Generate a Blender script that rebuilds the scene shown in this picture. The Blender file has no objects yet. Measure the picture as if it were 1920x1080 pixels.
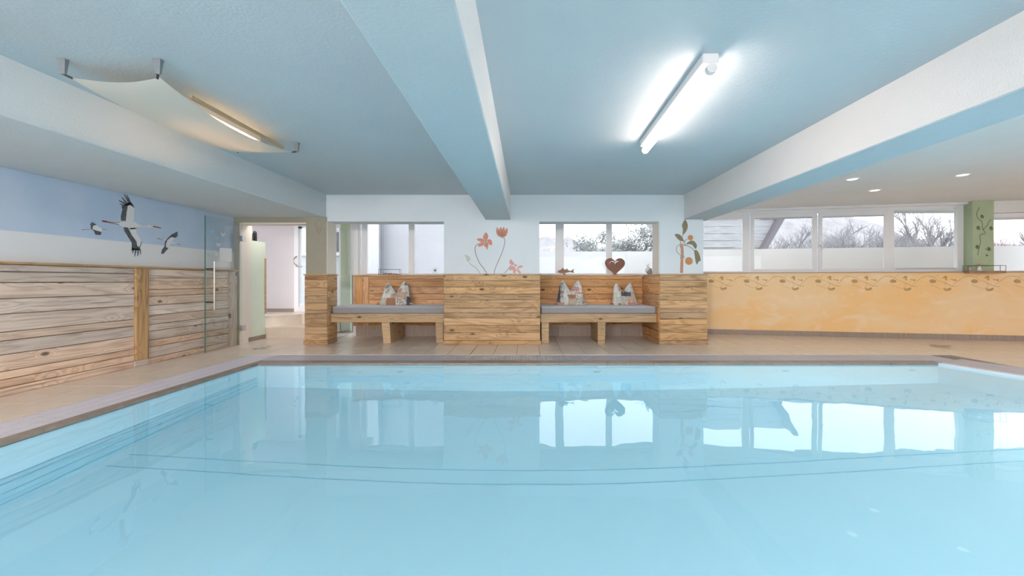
import bpy, bmesh, math, random
from mathutils import Vector, Matrix
from mathutils.geometry import tessellate_polygon
R = random.Random(7)
SC = bpy.context.scene
COL = SC.collection

# ------------------------------------------------------------------ camera, world, lights, exposure
cam = bpy.data.cameras.new('camera'); camo = bpy.data.objects.new('camera', cam); COL.objects.link(camo)
camo.location = (0, 0, 1.05); camo.rotation_euler = (math.pi/2, 0, 0)
cam.sensor_width = 36; cam.lens = 15.0; cam.shift_x = -26/1920; cam.shift_y = -14/1920
cam.clip_start = .02; cam.clip_end = 500
SC.camera = camo
vs = SC.view_settings
vs.view_transform = 'Standard'; vs.look = 'None'; vs.gamma = 1; vs.use_curve_mapping = False
vs.exposure = 0.95
SC.cycles.use_denoising = True
SC.cycles.max_bounces = 14; SC.cycles.diffuse_bounces = 7; SC.cycles.transmission_bounces = 10
SC.cycles.glossy_bounces = 4; SC.cycles.transparent_max_bounces = 16
SC.cycles.sample_clamp_indirect = 4.0; SC.cycles.caustics_reflective = True; SC.cycles.caustics_refractive = True

SKY = 1.7
TUBE = 16.0          # radiance of the ceiling tubes
WALL_FILL = 88.0    # radiance of the fill panels added on the rear wall
POOL_W = 34.0        # watts of each added underwater fill lamp
world = bpy.data.worlds.new('overcast_sky'); SC.world = world; world.use_nodes = True
wn = world.node_tree.nodes; wl = world.node_tree.links
bg = wn['Background']; bg.inputs[1].default_value = SKY
tc = wn.new('ShaderNodeTexCoord'); nz = wn.new('ShaderNodeTexNoise'); nz.inputs['Scale'].default_value = 2.2; nz.inputs['Detail'].default_value = 4
cr = wn.new('ShaderNodeValToRGB'); cr.color_ramp.elements[0].position = .3; cr.color_ramp.elements[1].position = .7
cr.color_ramp.elements[0].color = (.80, .84, .90, 1); cr.color_ramp.elements[1].color = (.95, .96, 1, 1)
wl.new(tc.outputs['Generated'], nz.inputs['Vector']); wl.new(nz.outputs['Fac'], cr.inputs[0]); wl.new(cr.outputs[0], bg.inputs[0])

# ------------------------------------------------------------------ materials
def newmat(name):
    m = bpy.data.materials.new(name); m.use_nodes = True
    return m, m.node_tree.nodes, m.node_tree.links, m.node_tree.nodes['Principled BSDF']

def mat(name, c, rough=.6, noise=0., nscale=6., bump=0., bscale=80., metal=0., spec=.5, c2=None, stretch=(1,1,1)):
    m, n, l, b = newmat(name)
    b.inputs['Base Color'].default_value = (*c, 1); b.inputs['Roughness'].default_value = rough
    b.inputs['Metallic'].default_value = metal; b.inputs['Specular IOR Level'].default_value = spec
    if noise or bump:
        t = n.new('ShaderNodeTexCoord'); mp = n.new('ShaderNodeMapping'); mp.inputs['Scale'].default_value = stretch
        l.new(t.outputs['Object'], mp.inputs[0])
    if noise:
        z = n.new('ShaderNodeTexNoise'); z.inputs['Scale'].default_value = nscale; z.inputs['Detail'].default_value = 5; z.inputs['Roughness'].default_value = .6
        l.new(mp.outputs[0], z.inputs['Vector'])
        r = n.new('ShaderNodeValToRGB'); r.color_ramp.elements[0].position = .3; r.color_ramp.elements[1].position = .7
        d = c2 or tuple(v*(1-noise) for v in c)
        r.color_ramp.elements[0].color = (*d, 1); r.color_ramp.elements[1].color = (*c, 1)
        l.new(z.outputs['Fac'], r.inputs[0]); l.new(r.outputs[0], b.inputs['Base Color'])
    if bump:
        z = n.new('ShaderNodeTexNoise'); z.inputs['Scale'].default_value = bscale; z.inputs['Detail'].default_value = 3
        l.new(mp.outputs[0], z.inputs['Vector'])
        u = n.new('ShaderNodeBump'); u.inputs['Strength'].default_value = bump; u.inputs['Distance'].default_value = .01
        l.new(z.outputs['Fac'], u.inputs['Height']); l.new(u.outputs[0], b.inputs['Normal'])
    return m

def emis(name, c, s):
    m, n, l, b = newmat(name)
    b.inputs['Base Color'].default_value = (*c, 1)
    b.inputs['Emission Color'].default_value = (*c, 1); b.inputs['Emission Strength'].default_value = s
    return m

def wood(name, light, dark, knot=(.05, .022, .01), sat=.25):
    m, n, l, b = newmat(name)
    def M(op, a, c=None):
        x = n.new('ShaderNodeMath'); x.operation = op
        for i, v in enumerate((a, c)):
            if v is None: continue
            if isinstance(v, (int, float)): x.inputs[i].default_value = v
            else: l.new(v, x.inputs[i])
        return x.outputs[0]
    t = n.new('ShaderNodeTexCoord'); oi = n.new('ShaderNodeObjectInfo')
    cx = n.new('ShaderNodeCombineXYZ'); l.new(M('MULTIPLY', oi.outputs['Random'], 71.), cx.inputs[0]); l.new(M('MULTIPLY', oi.outputs['Random'], 37.), cx.inputs[2])
    ad = n.new('ShaderNodeVectorMath'); ad.operation = 'ADD'; l.new(t.outputs['Object'], ad.inputs[0]); l.new(cx.outputs[0], ad.inputs[1])
    def noi(sc, detail=2):
        mp = n.new('ShaderNodeMapping'); mp.inputs['Scale'].default_value = sc; l.new(ad.outputs[0], mp.inputs[0])
        z = n.new('ShaderNodeTexNoise'); z.inputs['Scale'].default_value = 1; z.inputs['Detail'].default_value = detail
        l.new(mp.outputs[0], z.inputs['Vector']); return z.outputs['Fac']
    mp = n.new('ShaderNodeMapping'); mp.inputs['Scale'].default_value = (3.2, 2.0, 6.5); l.new(ad.outputs[0], mp.inputs[0])
    vo = n.new('ShaderNodeTexVoronoi'); vo.inputs['Scale'].default_value = 1; l.new(mp.outputs[0], vo.inputs['Vector'])
    sp = n.new('ShaderNodeSeparateColor'); l.new(vo.outputs['Color'], sp.inputs[0])
    pick = M('GREATER_THAN', sp.outputs[0], .52)
    kd = vo.outputs['Distance']
    near = M('MULTIPLY', M('EXPONENT', M('MULTIPLY', kd, -6.)), pick)
    ph = M('ADD', M('MULTIPLY', noi((.4, 2.0, 5.)), 12.), M('MULTIPLY', near, 7.))
    ring = M('ABSOLUTE', M('SINE', M('MULTIPLY', ph, 3.)))
    fib = noi((3., 60., 170.), 3)
    blot = noi((1.3, 2., 5.), 3)
    f = M('ADD', M('MULTIPLY', ring, .24), M('ADD', M('MULTIPLY', fib, .45), M('MULTIPLY', blot, .55)))
    r = n.new('ShaderNodeValToRGB'); r.color_ramp.elements[0].position = .34; r.color_ramp.elements[1].position = .76
    r.color_ramp.elements[0].color = (*dark, 1); r.color_ramp.elements[1].color = (*light, 1)
    l.new(f, r.inputs[0])
    hv = n.new('ShaderNodeHueSaturation')
    l.new(M('ADD', M('MULTIPLY', oi.outputs['Random'], .34), .80), hv.inputs['Value'])
    rr = M('FRACT', M('MULTIPLY', oi.outputs['Random'], 13.7)); l.new(M('ADD', M('MULTIPLY', rr, sat*2), 1-sat), hv.inputs['Saturation'])
    l.new(r.outputs[0], hv.inputs['Color'])
    kr = n.new('ShaderNodeMapRange'); kr.inputs[1].default_value = .09; kr.inputs[2].default_value = .17; kr.inputs[3].default_value = 1; kr.inputs[4].default_value = 0
    l.new(kd, kr.inputs[0])
    kf = M('MULTIPLY', M('MULTIPLY', kr.outputs[0], pick), .85)
    mx = n.new('ShaderNodeMixRGB'); l.new(kf, mx.inputs[0]); l.new(hv.outputs[0], mx.inputs[1]); mx.inputs[2].default_value = (*knot, 1)
    # dark cracks and streaks
    st = noi((.9, 3., 26.), 4)
    sr = n.new('ShaderNodeMapRange'); sr.inputs[1].default_value = .60; sr.inputs[2].default_value = .70; sr.inputs[3].default_value = 0; sr.inputs[4].default_value = .7
    l.new(st, sr.inputs[0])
    mx2 = n.new('ShaderNodeMixRGB'); l.new(sr.outputs[0], mx2.inputs[0]); l.new(mx.outputs[0], mx2.inputs[1]); mx2.inputs[2].default_value = (*[v*.45 for v in dark], 1)
    l.new(mx2.outputs[0], b.inputs['Base Color']); b.inputs['Roughness'].default_value = .55; b.inputs['Specular IOR Level'].default_value = .3
    u = n.new('ShaderNodeBump'); u.inputs['Strength'].default_value = .25; u.inputs['Distance'].default_value = .004
    l.new(f, u.inputs['Height']); l.new(u.outputs[0], b.inputs['Normal'])
    return m

def glassmat(name, tint=(.97, .99, .98), refl=.9, ior=1.5):
    m = bpy.data.materials.new(name); m.use_nodes = True; n = m.node_tree.nodes; l = m.node_tree.links; n.clear()
    o = n.new('ShaderNodeOutputMaterial'); a = n.new('ShaderNodeBsdfTransparent'); a.inputs[0].default_value = (*tint, 1)
    g = n.new('ShaderNodeBsdfGlossy'); g.inputs['Roughness'].default_value = .0; g.inputs[0].default_value = (refl, refl, refl, 1)
    f = n.new('ShaderNodeLayerWeight'); f.inputs[0].default_value = .5      # Facing is the same from both sides of the pane
    p = n.new('ShaderNodeMath'); p.operation = 'POWER'; p.inputs[1].default_value = 4.; l.new(f.outputs['Facing'], p.inputs[0])
    q = n.new('ShaderNodeMath'); q.operation = 'MULTIPLY_ADD'; q.inputs[1].default_value = .9; q.inputs[2].default_value = .03; l.new(p.outputs[0], q.inputs[0])
    x = n.new('ShaderNodeMixShader'); l.new(q.outputs[0], x.inputs[0]); l.new(a.outputs[0], x.inputs[1]); l.new(g.outputs[0], x.inputs[2]); l.new(x.outputs[0], o.inputs[0])
    return m

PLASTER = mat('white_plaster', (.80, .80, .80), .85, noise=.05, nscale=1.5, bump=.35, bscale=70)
CEIL = mat('pool_lit_ceiling', (.50, .575, .62), .8, noise=.04, nscale=1.2, bump=.25, bscale=55)  # white ceiling with the bluish pool light put into its colour
BEIGE = mat('beige_paint', (.36, .335, .265), .85, noise=.08, nscale=2.)
CREAM = mat('cream_paint', (.82, .76, .67), .85, noise=.05, nscale=3.)
GREEN = mat('sage_green_paint', (.42, .50, .33), .85, noise=.12, nscale=4.)
GREENL = mat('pale_green_paint', (.74, .82, .68), .85, noise=.06, nscale=4.)
LILAC = mat('lilac_white_paint', (.70, .655, .665), .85, noise=.04, nscale=2.)
FRAME = mat('white_frame_plastic', (.84, .84, .86), .4)
FRAMEG = mat('grey_frame_plastic', (.55, .55, .58), .4)
DARKGAP = mat('dark_rubber', (.03, .03, .035), .7)
OCHRE = mat('ochre_wash_paint', (.80, .50, .20), .85, noise=.2, nscale=1.3, c2=(.74, .58, .38), stretch=(1, 1, 2.0))
def ochre_mat():
    m, n, l, b = newmat('ochre_wash'); t = n.new('ShaderNodeTexCoord'); prev = None
    col = None
    for sc, a, c, lo, hi in (((1.1, 1, 1.6), None, (.88, .53, .20), .40, .62), ((2.6, 2, 5.), None, (.90, .72, .52), .52, .72)):
        mp = n.new('ShaderNodeMapping'); mp.inputs['Scale'].default_value = sc; l.new(t.outputs['Object'], mp.inputs[0])
        z = n.new('ShaderNodeTexNoise'); z.inputs['Scale'].default_value = 1; z.inputs['Detail'].default_value = 6; z.inputs['Distortion'].default_value = .8; l.new(mp.outputs[0], z.inputs['Vector'])
        r = n.new('ShaderNodeMapRange'); r.inputs[1].default_value = lo; r.inputs[2].default_value = hi; r.inputs[4].default_value = .65; l.new(z.outputs['Fac'], r.inputs[0])
        x = n.new('ShaderNodeMixRGB'); l.new(r.outputs[0], x.inputs[0]); x.inputs[2].default_value = (*c, 1)
        if col is None: x.inputs[1].default_value = (.86, .64, .38, 1)
        else: l.new(col, x.inputs[1])
        col = x.outputs[0]
    l.new(col, b.inputs['Base Color']); b.inputs['Roughness'].default_value = .85
    return m
OCHRE = ochre_mat()
BASETILE = mat('taupe_tile', (.36, .29, .24), .5, noise=.25, nscale=5, stretch=(8, 1, 1))
TILE = mat('beige_floor_tile', (.81, .71, .61), .24, noise=.14, nscale=4., c2=(.72, .62, .52), bump=.05, bscale=15)
GROUT = mat('grout', (.30, .24, .19), .9)
COPE = mat('brown_coping_tile', (.30, .235, .19), .45, noise=.25, nscale=9)
GRATE = mat('grate_plastic', (.56, .55, .62), .28)
CHAN = mat('channel_dark', (.05, .05, .06), .6)
LINER = mat('pool_liner', (.75, .88, .93), .5, noise=.03, nscale=1.2)
SEAM = mat('pool_seam', (.36, .60, .69), .6)
SLATM = mat('pool_slat', (.46, .68, .76), .4)
WOODF = wood('larch_front', (.56, .365, .195), (.24, .13, .055), sat=.1)
WOODB = wood('larch_back', (.74, .42, .20), (.40, .18, .065), sat=.1)
WOODL = wood('aged_larch', (.74, .60, .49), (.40, .29, .225), knot=(.09, .05, .035), sat=.35)
WOODP = wood('pine_beam', (.56, .39, .22), (.33, .20, .10), sat=.1)
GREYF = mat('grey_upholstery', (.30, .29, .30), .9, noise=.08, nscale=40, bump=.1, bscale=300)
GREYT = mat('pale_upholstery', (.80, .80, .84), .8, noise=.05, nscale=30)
STEEL = mat('brushed_steel', (.55, .54, .53), .3, metal=1)
BRKT = mat('grey_bracket', (.17, .20, .22), .5)
BLACK = mat('black_ceramic', (.012, .012, .014), .3)
RUST = mat('rusted_steel', (.27, .125, .085), .75, noise=.3, nscale=25)
SAIL = None
GLASS = glassmat('window_glass')
GLASSD = glassmat('door_glass', (.972, .992, .988), .5, 1.45)
GLASSE = mat('glass_edge_green', (.05, .16, .14), .2)
WIRE = mat('black_wire', (.04, .04, .045), .5)
SNOW = mat('white_render', (.66, .67, .70), .9, noise=.05, nscale=1.5)
WHITEC = mat('white_ceramic', (.8, .8, .8), .4)
STONE = mat('grey_stone', (.38, .37, .36), .8, noise=.3, nscale=30)
def flat(name, c, **k): return mat(name, c, .8, noise=k.get('noise', .15), nscale=k.get('nscale', 30))

JOINT = mat('dark_joint', (.15, .095, .055), .9)
# left wall mural: blue sky band above pale ground band (painted)
def mural_mat():
    m, n, l, b = newmat('sky_mural_paint')
    g = n.new('ShaderNodeNewGeometry'); s = n.new('ShaderNodeSeparateXYZ'); l.new(g.outputs['Position'], s.inputs[0])
    z = n.new('ShaderNodeTexNoise'); z.inputs['Scale'].default_value = 1.6; z.inputs['Detail'].default_value = 4; l.new(g.outputs['Position'], z.inputs['Vector'])
    a = n.new('ShaderNodeMath'); a.operation = 'MULTIPLY_ADD'; l.new(z.outputs['Fac'], a.inputs[0]); a.inputs[1].default_value = .012; l.new(s.outputs['Z'], a.inputs[2])
    r = n.new('ShaderNodeMapRange'); r.inputs[1].default_value = 1.512; r.inputs[2].default_value = 1.524; l.new(a.outputs[0], r.inputs[0])
    c = n.new('ShaderNodeValToRGB'); c.color_ramp.elements[0].position = .35; c.color_ramp.elements[1].position = .65
    c.color_ramp.elements[0].color = (.44, .56, .72, 1); c.color_ramp.elements[1].color = (.54, .63, .76, 1); l.new(z.outputs['Fac'], c.inputs[0])
    x = n.new('ShaderNodeMixRGB'); l.new(r.outputs[0], x.inputs[0]); x.inputs[1].default_value = (.77, .77, .78, 1); l.new(c.outputs[0], x.inputs[2])
    l.new(x.outputs[0], b.inputs['Base Color']); b.inputs['Roughness'].default_value = .85
    return m
MURAL = mural_mat()

def water_mat():
    m = bpy.data.materials.new('pool_water'); m.use_nodes = True; n = m.node_tree.nodes; l = m.node_tree.links; n.clear()
    o = n.new('ShaderNodeOutputMaterial'); g = n.new('ShaderNodeBsdfGlass'); g.inputs['IOR'].default_value = 1.345; g.inputs['Roughness'].default_value = 0
    g.inputs[0].default_value = (.97, 1, 1, 1)
    t = n.new('ShaderNodeTexCoord')
    z = n.new('ShaderNodeTexNoise'); z.inputs['Scale'].default_value = 1.1; z.inputs['Detail'].default_value = 2.5; z.inputs['Roughness'].default_value = .45
    l.new(t.outputs['Object'], z.inputs['Vector'])
    z2 = n.new('ShaderNodeTexNoise'); z2.inputs['Scale'].default_value = 7; z2.inputs['Detail'].default_value = 1
    l.new(t.outputs['Object'], z2.inputs['Vector'])
    a = n.new('ShaderNodeMath'); a.operation = 'MULTIPLY_ADD'; l.new(z2.outputs['Fac'], a.inputs[0]); a.inputs[1].default_value = .05; l.new(z.outputs['Fac'], a.inputs[2])
    b = n.new('ShaderNodeBump'); b.inputs['Strength'].default_value = .5; b.inputs['Distance'].default_value = .009
    l.new(a.outputs[0], b.inputs['Height']); l.new(b.outputs[0], g.inputs['Normal']); l.new(g.outputs[0], o.inputs[0])
    va = n.new('ShaderNodeVolumeAbsorption'); va.inputs[0].default_value = (.2, .80, .96, 1); va.inputs[1].default_value = .11; l.new(va.outputs[0], o.inputs['Volume'])
    return m
WATER = water_mat()

def sail_mat():
    m = bpy.data.materials.new('sail_cloth'); m.use_nodes = True; n = m.node_tree.nodes; l = m.node_tree.links; n.clear()
    o = n.new('ShaderNodeOutputMaterial'); d = n.new('ShaderNodeBsdfDiffuse'); d.inputs[0].default_value = (.66, .65, .59, 1)
    t = n.new('ShaderNodeBsdfTranslucent'); t.inputs[0].default_value = (.82, .78, .72, 1)
    x = n.new('ShaderNodeMixShader'); x.inputs[0].default_value = .22
    l.new(d.outputs[0], x.inputs[1]); l.new(t.outputs[0], x.inputs[2]); l.new(x.outputs[0], o.inputs[0])
    return m
SAIL = sail_mat()

# ------------------------------------------------------------------ helpers
def V(*a): return Vector(a)
def box(bm, x0, x1, y0, y1, z0, z1, bev=0.):
    vs_ = [bm.verts.new((x, y, z)) for z in (z0, z1) for y in (y0, y1) for x in (x0, x1)]
    F = [(0, 2, 3, 1), (4, 5, 7, 6), (0, 1, 5, 4), (2, 6, 7, 3), (0, 4, 6, 2), (1, 3, 7, 5)]
    fs = [bm.faces.new([vs_[i] for i in f]) for f in F]
    if bev:
        es = list({e for f in fs for e in f.edges})
        bmesh.ops.bevel(bm, geom=es, offset=bev, segments=1, affect='EDGES', profile=.5)
    return vs_
def B(*a, bev=0.):
    bm = bmesh.new(); box(bm, *a, bev=bev); return bm
def prism(bm, pts, z0, z1):
    lo = [bm.verts.new((p[0], p[1], z0)) for p in pts]; hi = [bm.verts.new((p[0], p[1], z1)) for p in pts]
    n = len(pts)
    bm.faces.new(hi); bm.faces.new(lo[::-1])
    for i in range(n): bm.faces.new((lo[i], lo[(i+1) % n], hi[(i+1) % n], hi[i]))
def tube(bm, pts, r, k=8, cap=True):
    pts = [Vector(p) for p in pts]; rs = r if isinstance(r, (list, tuple)) else [r]*len(pts)
    rings = []
    for i, p in enumerate(pts):
        d = (pts[min(i+1, len(pts)-1)] - pts[max(i-1, 0)]).normalized()
        a = d.cross(Vector((0, 0, 1)) if abs(d.z) < .95 else Vector((1, 0, 0))).normalized(); b = d.cross(a)
        rings.append([bm.verts.new(p + rs[i]*(math.cos(2*math.pi*j/k)*a + math.sin(2*math.pi*j/k)*b)) for j in range(k)])
    for a, b in zip(rings, rings[1:]):
        for j in range(k): bm.faces.new((a[j], a[(j+1) % k], b[(j+1) % k], b[j]))
    if cap: bm.faces.new(rings[0][::-1]); bm.faces.new(rings[-1])
def T(pts, r, k=8):
    bm = bmesh.new(); tube(bm, pts, r, k); return bm
def lathe(bm, prof, cx, cy, k=20):
    rings = []
    for r, z in prof:
        rings.append([bm.verts.new((cx+r*math.cos(2*math.pi*j/k), cy+r*math.sin(2*math.pi*j/k), z)) for j in range(k)])
    for a, b in zip(rings, rings[1:]):
        for j in range(k): bm.faces.new((a[j], a[(j+1) % k], b[(j+1) % k], b[j]))
    bm.faces.new(rings[0][::-1]); bm.faces.new(rings[-1])
def ellip(bm, c, r, seg=12, rot=None):
    g = bmesh.ops.create_uvsphere(bm, u_segments=seg, v_segments=max(6, seg//2+2), radius=1)
    M = Matrix.Translation(c) @ (rot or Matrix.Identity(4)) @ Matrix.Diagonal((*r, 1))
    bmesh.ops.transform(bm, matrix=M, verts=g['verts'])
def wloc(o):
    p = Vector((0, 0, 0))
    while o is not None: p += o.location; o = o.parent
    return p
def link(name, me, parent=None, loc=(0, 0, 0), rotz=0.):
    o = bpy.data.objects.new(name, me); COL.objects.link(o); o.location = loc; o.rotation_euler = (0, 0, rotz)
    if parent is not None: o.parent = parent
    return o
def obj(name, bm, m, parent=None, smooth=False, local=False, rotz=0., loc=None, label=None):
    """one mesh object; vertices are given in world metres unless local"""
    bmesh.ops.recalc_face_normals(bm, faces=bm.faces)
    base = Vector((0, 0, 0))
    if not local and parent is not None: base = wloc(parent)
    if base.length: bmesh.ops.translate(bm, verts=bm.verts, vec=-base)
    me = bpy.data.meshes.new(name); bm.to_mesh(me); bm.free()
    for mm in (m if isinstance(m, (list, tuple)) else [m]): me.materials.append(mm)
    if smooth:
        for p in me.polygons: p.use_smooth = True
    o = link(name, me, parent, loc or (0, 0, 0), rotz)
    if label: o['label'] = label
    return o
def struct(name, bm=None, m=None, label=None, loc=None, rotz=0., **k):
    if bm is None:
        o = bpy.data.objects.new(name, None); COL.objects.link(o); o.location = loc or (0, 0, 0); o.rotation_euler = (0, 0, rotz)
    else: o = obj(name, bm, m, None, loc=loc, rotz=rotz, local=True, **k)
    o['kind'] = 'structure'
    if label: o['label'] = label
    o['category'] = 'structure'
    return o
def cat(o, c, label=None, group=None):
    o['category'] = c
    if label: o['label'] = label
    if group: o['group'] = group
    return o
def thing(name, label, c, loc=(0, 0, 0), group=None, rotz=0.):
    o = bpy.data.objects.new(name, None); COL.objects.link(o); o.location = loc; o.rotation_euler = (0, 0, rotz); o.empty_display_size = .1
    return cat(o, c, label, group)
def centred(o):
    """move origin of a mesh to its centre so object texture coordinates vary"""
    me = o.data; c = sum((v.co for v in me.vertices), Vector())/len(me.vertices)
    me.transform(Matrix.Translation(-c)); o.location = Vector(o.location) + c
    return o
_pl = {}
def plank(parent, c, L, H, D, axis='x', m=None, name='plank', bev=.004, label=None):
    """board: local X is its length, local Z its width, local Y its thickness; axis 'x', 'y' or 'z' is the way its length runs"""
    key = (round(L, 4), round(H, 4), round(D, 4), bev, m.name)
    if key not in _pl:
        bm = B(-L/2, L/2, -D/2, D/2, -H/2, H/2, bev=min(bev, D/3)); bmesh.ops.recalc_face_normals(bm, faces=bm.faces)
        me = bpy.data.meshes.new(name); bm.to_mesh(me); bm.free(); me.materials.append(m); _pl[key] = me
    o = bpy.data.objects.new(name, _pl[key]); COL.objects.link(o)
    o.parent = parent; o.location = Vector(c) - (wloc(parent) if parent else Vector())
    if axis == 'y': o.rotation_euler = (0, 0, math.pi/2)
    if axis == 'z': o.rotation_euler = (0, math.pi/2, 0)
    if axis == 'zy': o.rotation_euler = (0, math.pi/2, math.pi/2)
    if label: o['label'] = label
    return o

F = 800.
def at(px, py, Y): return Vector(((px-986)/F*Y, Y, 1.05-(py-526)/F*Y))
def on_x(px, py, X):
    Y = X*F/(px-986); return Vector((X, Y, 1.05-(py-526)/F*Y))

# flat painted shapes: polygons / strokes mapped onto a wall plane
def flat_poly(bm, pts, mi=0):
    pts = [Vector(p) for p in pts]
    vsx = [bm.verts.new(p) for p in pts]
    for t in tessellate_polygon([pts]):
        try: f = bm.faces.new([vsx[i] for i in t]); f.material_index = mi
        except ValueError: pass
def smooth_pts(p, n=6, closed=False):
    out = []; N = len(p)
    rng = range(N if closed else N-1)
    for i in rng:
        p0, p1, p2, p3 = (p[(i-1) % N] if closed or i > 0 else p[i]), p[i], p[(i+1) % N], (p[(i+2) % N] if closed or i < N-2 else p[(i+1) % N])
        for j in range(n):
            t = j/n
            out.append(tuple(.5*((2*p1[k]) + (-p0[k]+p2[k])*t + (2*p0[k]-5*p1[k]+4*p2[k]-p3[k])*t*t + (-p0[k]+3*p1[k]-3*p2[k]+p3[k])*t**3) for k in (0, 1)))
    if not closed: out.append(tuple(p[-1]))
    return out
def stroke2d(p, w):
    """ribbon outline of a 2D polyline; w scalar or list"""
    n = len(p); ws = w if isinstance(w, (list, tuple)) else [w]*n
    L, Rr = [], []
    for i in range(n):
        a = p[max(i-1, 0)]; b = p[min(i+1, n-1)]
        dx, dy = b[0]-a[0], b[1]-a[1]; d = math.hypot(dx, dy) or 1
        nx, ny = -dy/d*ws[i]/2, dx/d*ws[i]/2
        L.append((p[i][0]+nx, p[i][1]+ny)); Rr.append((p[i][0]-nx, p[i][1]-ny))
    return L, Rr
def painted(name, parent, mp, m, polys=(), strokes=(), thick=None, label=None):
    """mp maps picture-plane 2D points of the drawing to the wall surface"""
    bm = bmesh.new()
    for p in polys: flat_poly(bm, [mp(q) for q in p])
    for s in strokes:
        pts, w = s; L, Rr = stroke2d(pts, w)
        l = [bm.verts.new(mp(q)) for q in L]; r = [bm.verts.new(mp(q)) for q in Rr]
        for i in range(len(l)-1):
            try: bm.faces.new((l[i], l[i+1], r[i+1], r[i]))
            except ValueError: pass
    if not bm.faces: bm.free(); return None
    return obj(name, bm, m, parent, label=label)

ZC = 2.46
# ------------------------------------------------------------------ floor, deck, pool
floor = struct('floor', None)
def slab(pts, z0, z1, m, name, par=floor):
    bm = bmesh.new(); prism(bm, pts, z0, z1); return obj(name, bm, m, par)
slab([(-5.9, 6.04), (11, 6.04), (11, 9.2), (-5.9, 9.2)], -.15, -.008, GROUT, 'screed')
slab([(-4.8, -4.2), (-3.88, -4.2), (-3.88, 6.04), (-4.8, 6.04)], -.15, -.008, GROUT, 'screed')
# right pool edge frame
A = Vector((5.24, 5.42, 0)); ux = Vector((.27, -1, 0)).normalized(); vx = Vector((1, .27, 0)).normalized()
def rp(s, o): p = A + ux*s + vx*o; return (p.x, p.y)
def cut_y(o, y):      # point on the line parallel to the right edge at offset o with given y
    s = ((A+vx*o).y - y)/-ux.y; return rp(s, o)
slab([cut_y(.66, 6.04), cut_y(.66, -.1), (11, -.1), (11, 6.04)], -.15, -.008, GROUT, 'screed')
slab([(-3.88, -4.2), (11, -4.2), (11, -.1), (-3.88, -.1)], -.15, 0, TILE, 'near_deck')

def clip(poly, f):
    out = []; n = len(poly)
    for i in range(n):
        a, b = poly[i], poly[(i+1) % n]; fa, fb = f(a), f(b)
        if fa >= 0: out.append(a)
        if fa*fb < 0:
            t = fa/(fa-fb); out.append((a[0]+(b[0]-a[0])*t, a[1]+(b[1]-a[1])*t))
    return out
def area(p): return abs(sum(p[i][0]*p[(i+1) % len(p)][1]-p[(i+1) % len(p)][0]*p[i][1] for i in range(len(p)))/2) if len(p) > 2 else 0
_tm = {}
def tile(x0, x1, y0, y1, clips=(), dz=0.):
    g = .0042
    p = [(x0+g, y0+g), (x1-g, y0+g), (x1-g, y1-g), (x0+g, y1-g)]
    q = p
    for f in clips: q = clip(q, f) if q else q
    if area(q) < .003: return
    cx, cy = (x0+x1)/2, (y0+y1)/2
    whole = abs(area(q)-area(p)) < 1e-6
    key = (round(x1-x0, 3), round(y1-y0, 3))
    if whole and key in _tm: me = _tm[key]
    else:
        bm = bmesh.new(); prism(bm, [(a-cx, b-cy) for a, b in q], -.010, 0)
        bmesh.ops.recalc_face_normals(bm, faces=bm.faces); me = bpy.data.meshes.new('tile'); bm.to_mesh(me); bm.free(); me.materials.append(TILE)
        if whole: _tm[key] = me
    o = bpy.data.objects.new('tile', me); COL.objects.link(o); o.parent = floor; o.location = (cx, cy, R.uniform(-.0008, .0008))
# yellow wall frame
PH = -math.atan(.2044); P0 = Vector((2.95, 8.525, 0)); dW = Vector((math.cos(PH), math.sin(PH), 0)); nW = Vector((-math.sin(PH), math.cos(PH), 0))
def yw(p): return -((p[0]-P0.x)*nW.x + (p[1]-P0.y)*nW.y)
y = 6.04; rows = [(6.04, 6.64), (6.64, 7.24), (7.24, 7.84), (7.84, 8.44)]
for (y0, y1) in rows:
    x = -4.75
    while x < 9.6:
        if not (x > 2.9 and yw((x, y0)) < 0): tile(x, x+.33, y0, y1, (yw,) if x > 2.6 else ())
        x += .33
yy = 6.04
while yy > 1.0:
    for x0, x1 in ((-4.75, -4.315), (-4.315, -3.88)): tile(x0, x1, yy-.6, yy)
    if yy > 4.0:
        x = 6.0
        while x < 9.0:
            tile(x, x+.33, yy-.6, yy, (lambda p: (p[0]-A.x)*vx.x+(p[1]-A.y)*vx.y-.66,)); x += .33
    yy -= .6
slab([(-4.75, 1.2), (-3.88, 1.2), (-3.88, .0), (-4.75, .0)], -.012, 0, TILE, 'near_paving')
slab([cut_y(.66, 3.6), cut_y(.66, -.1), (11, -.1), (11, 3.6)], -.012, 0, TILE, 'right_paving')
# coping tiles
NY = -.1
def copings(p0, p1, w, side, n):
    p0 = Vector(p0); p1 = Vector(p1); d = (p1-p0); s = Vector(side)
    for i in range(n):
        a = p0+d*(i/n)+d.normalized()*.002; b = p0+d*((i+1)/n)-d.normalized()*.002
        bm = bmesh.new(); prism(bm, [(a.x, a.y), (b.x, b.y), (b.x+s.x*w, b.y+s.y*w), (a.x+s.x*w, a.y+s.y*w)], -.06, .001)
        obj('coping_tile', bm, COPE, floor)
copings((-3.4, .0, 0), (-3.4, 5.42, 0), .09, (-1, 0, 0), 18)
copings((-3.49, 5.42, 0), (5.24, 5.42, 0), .18, (0, 1, 0), 29)
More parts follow.
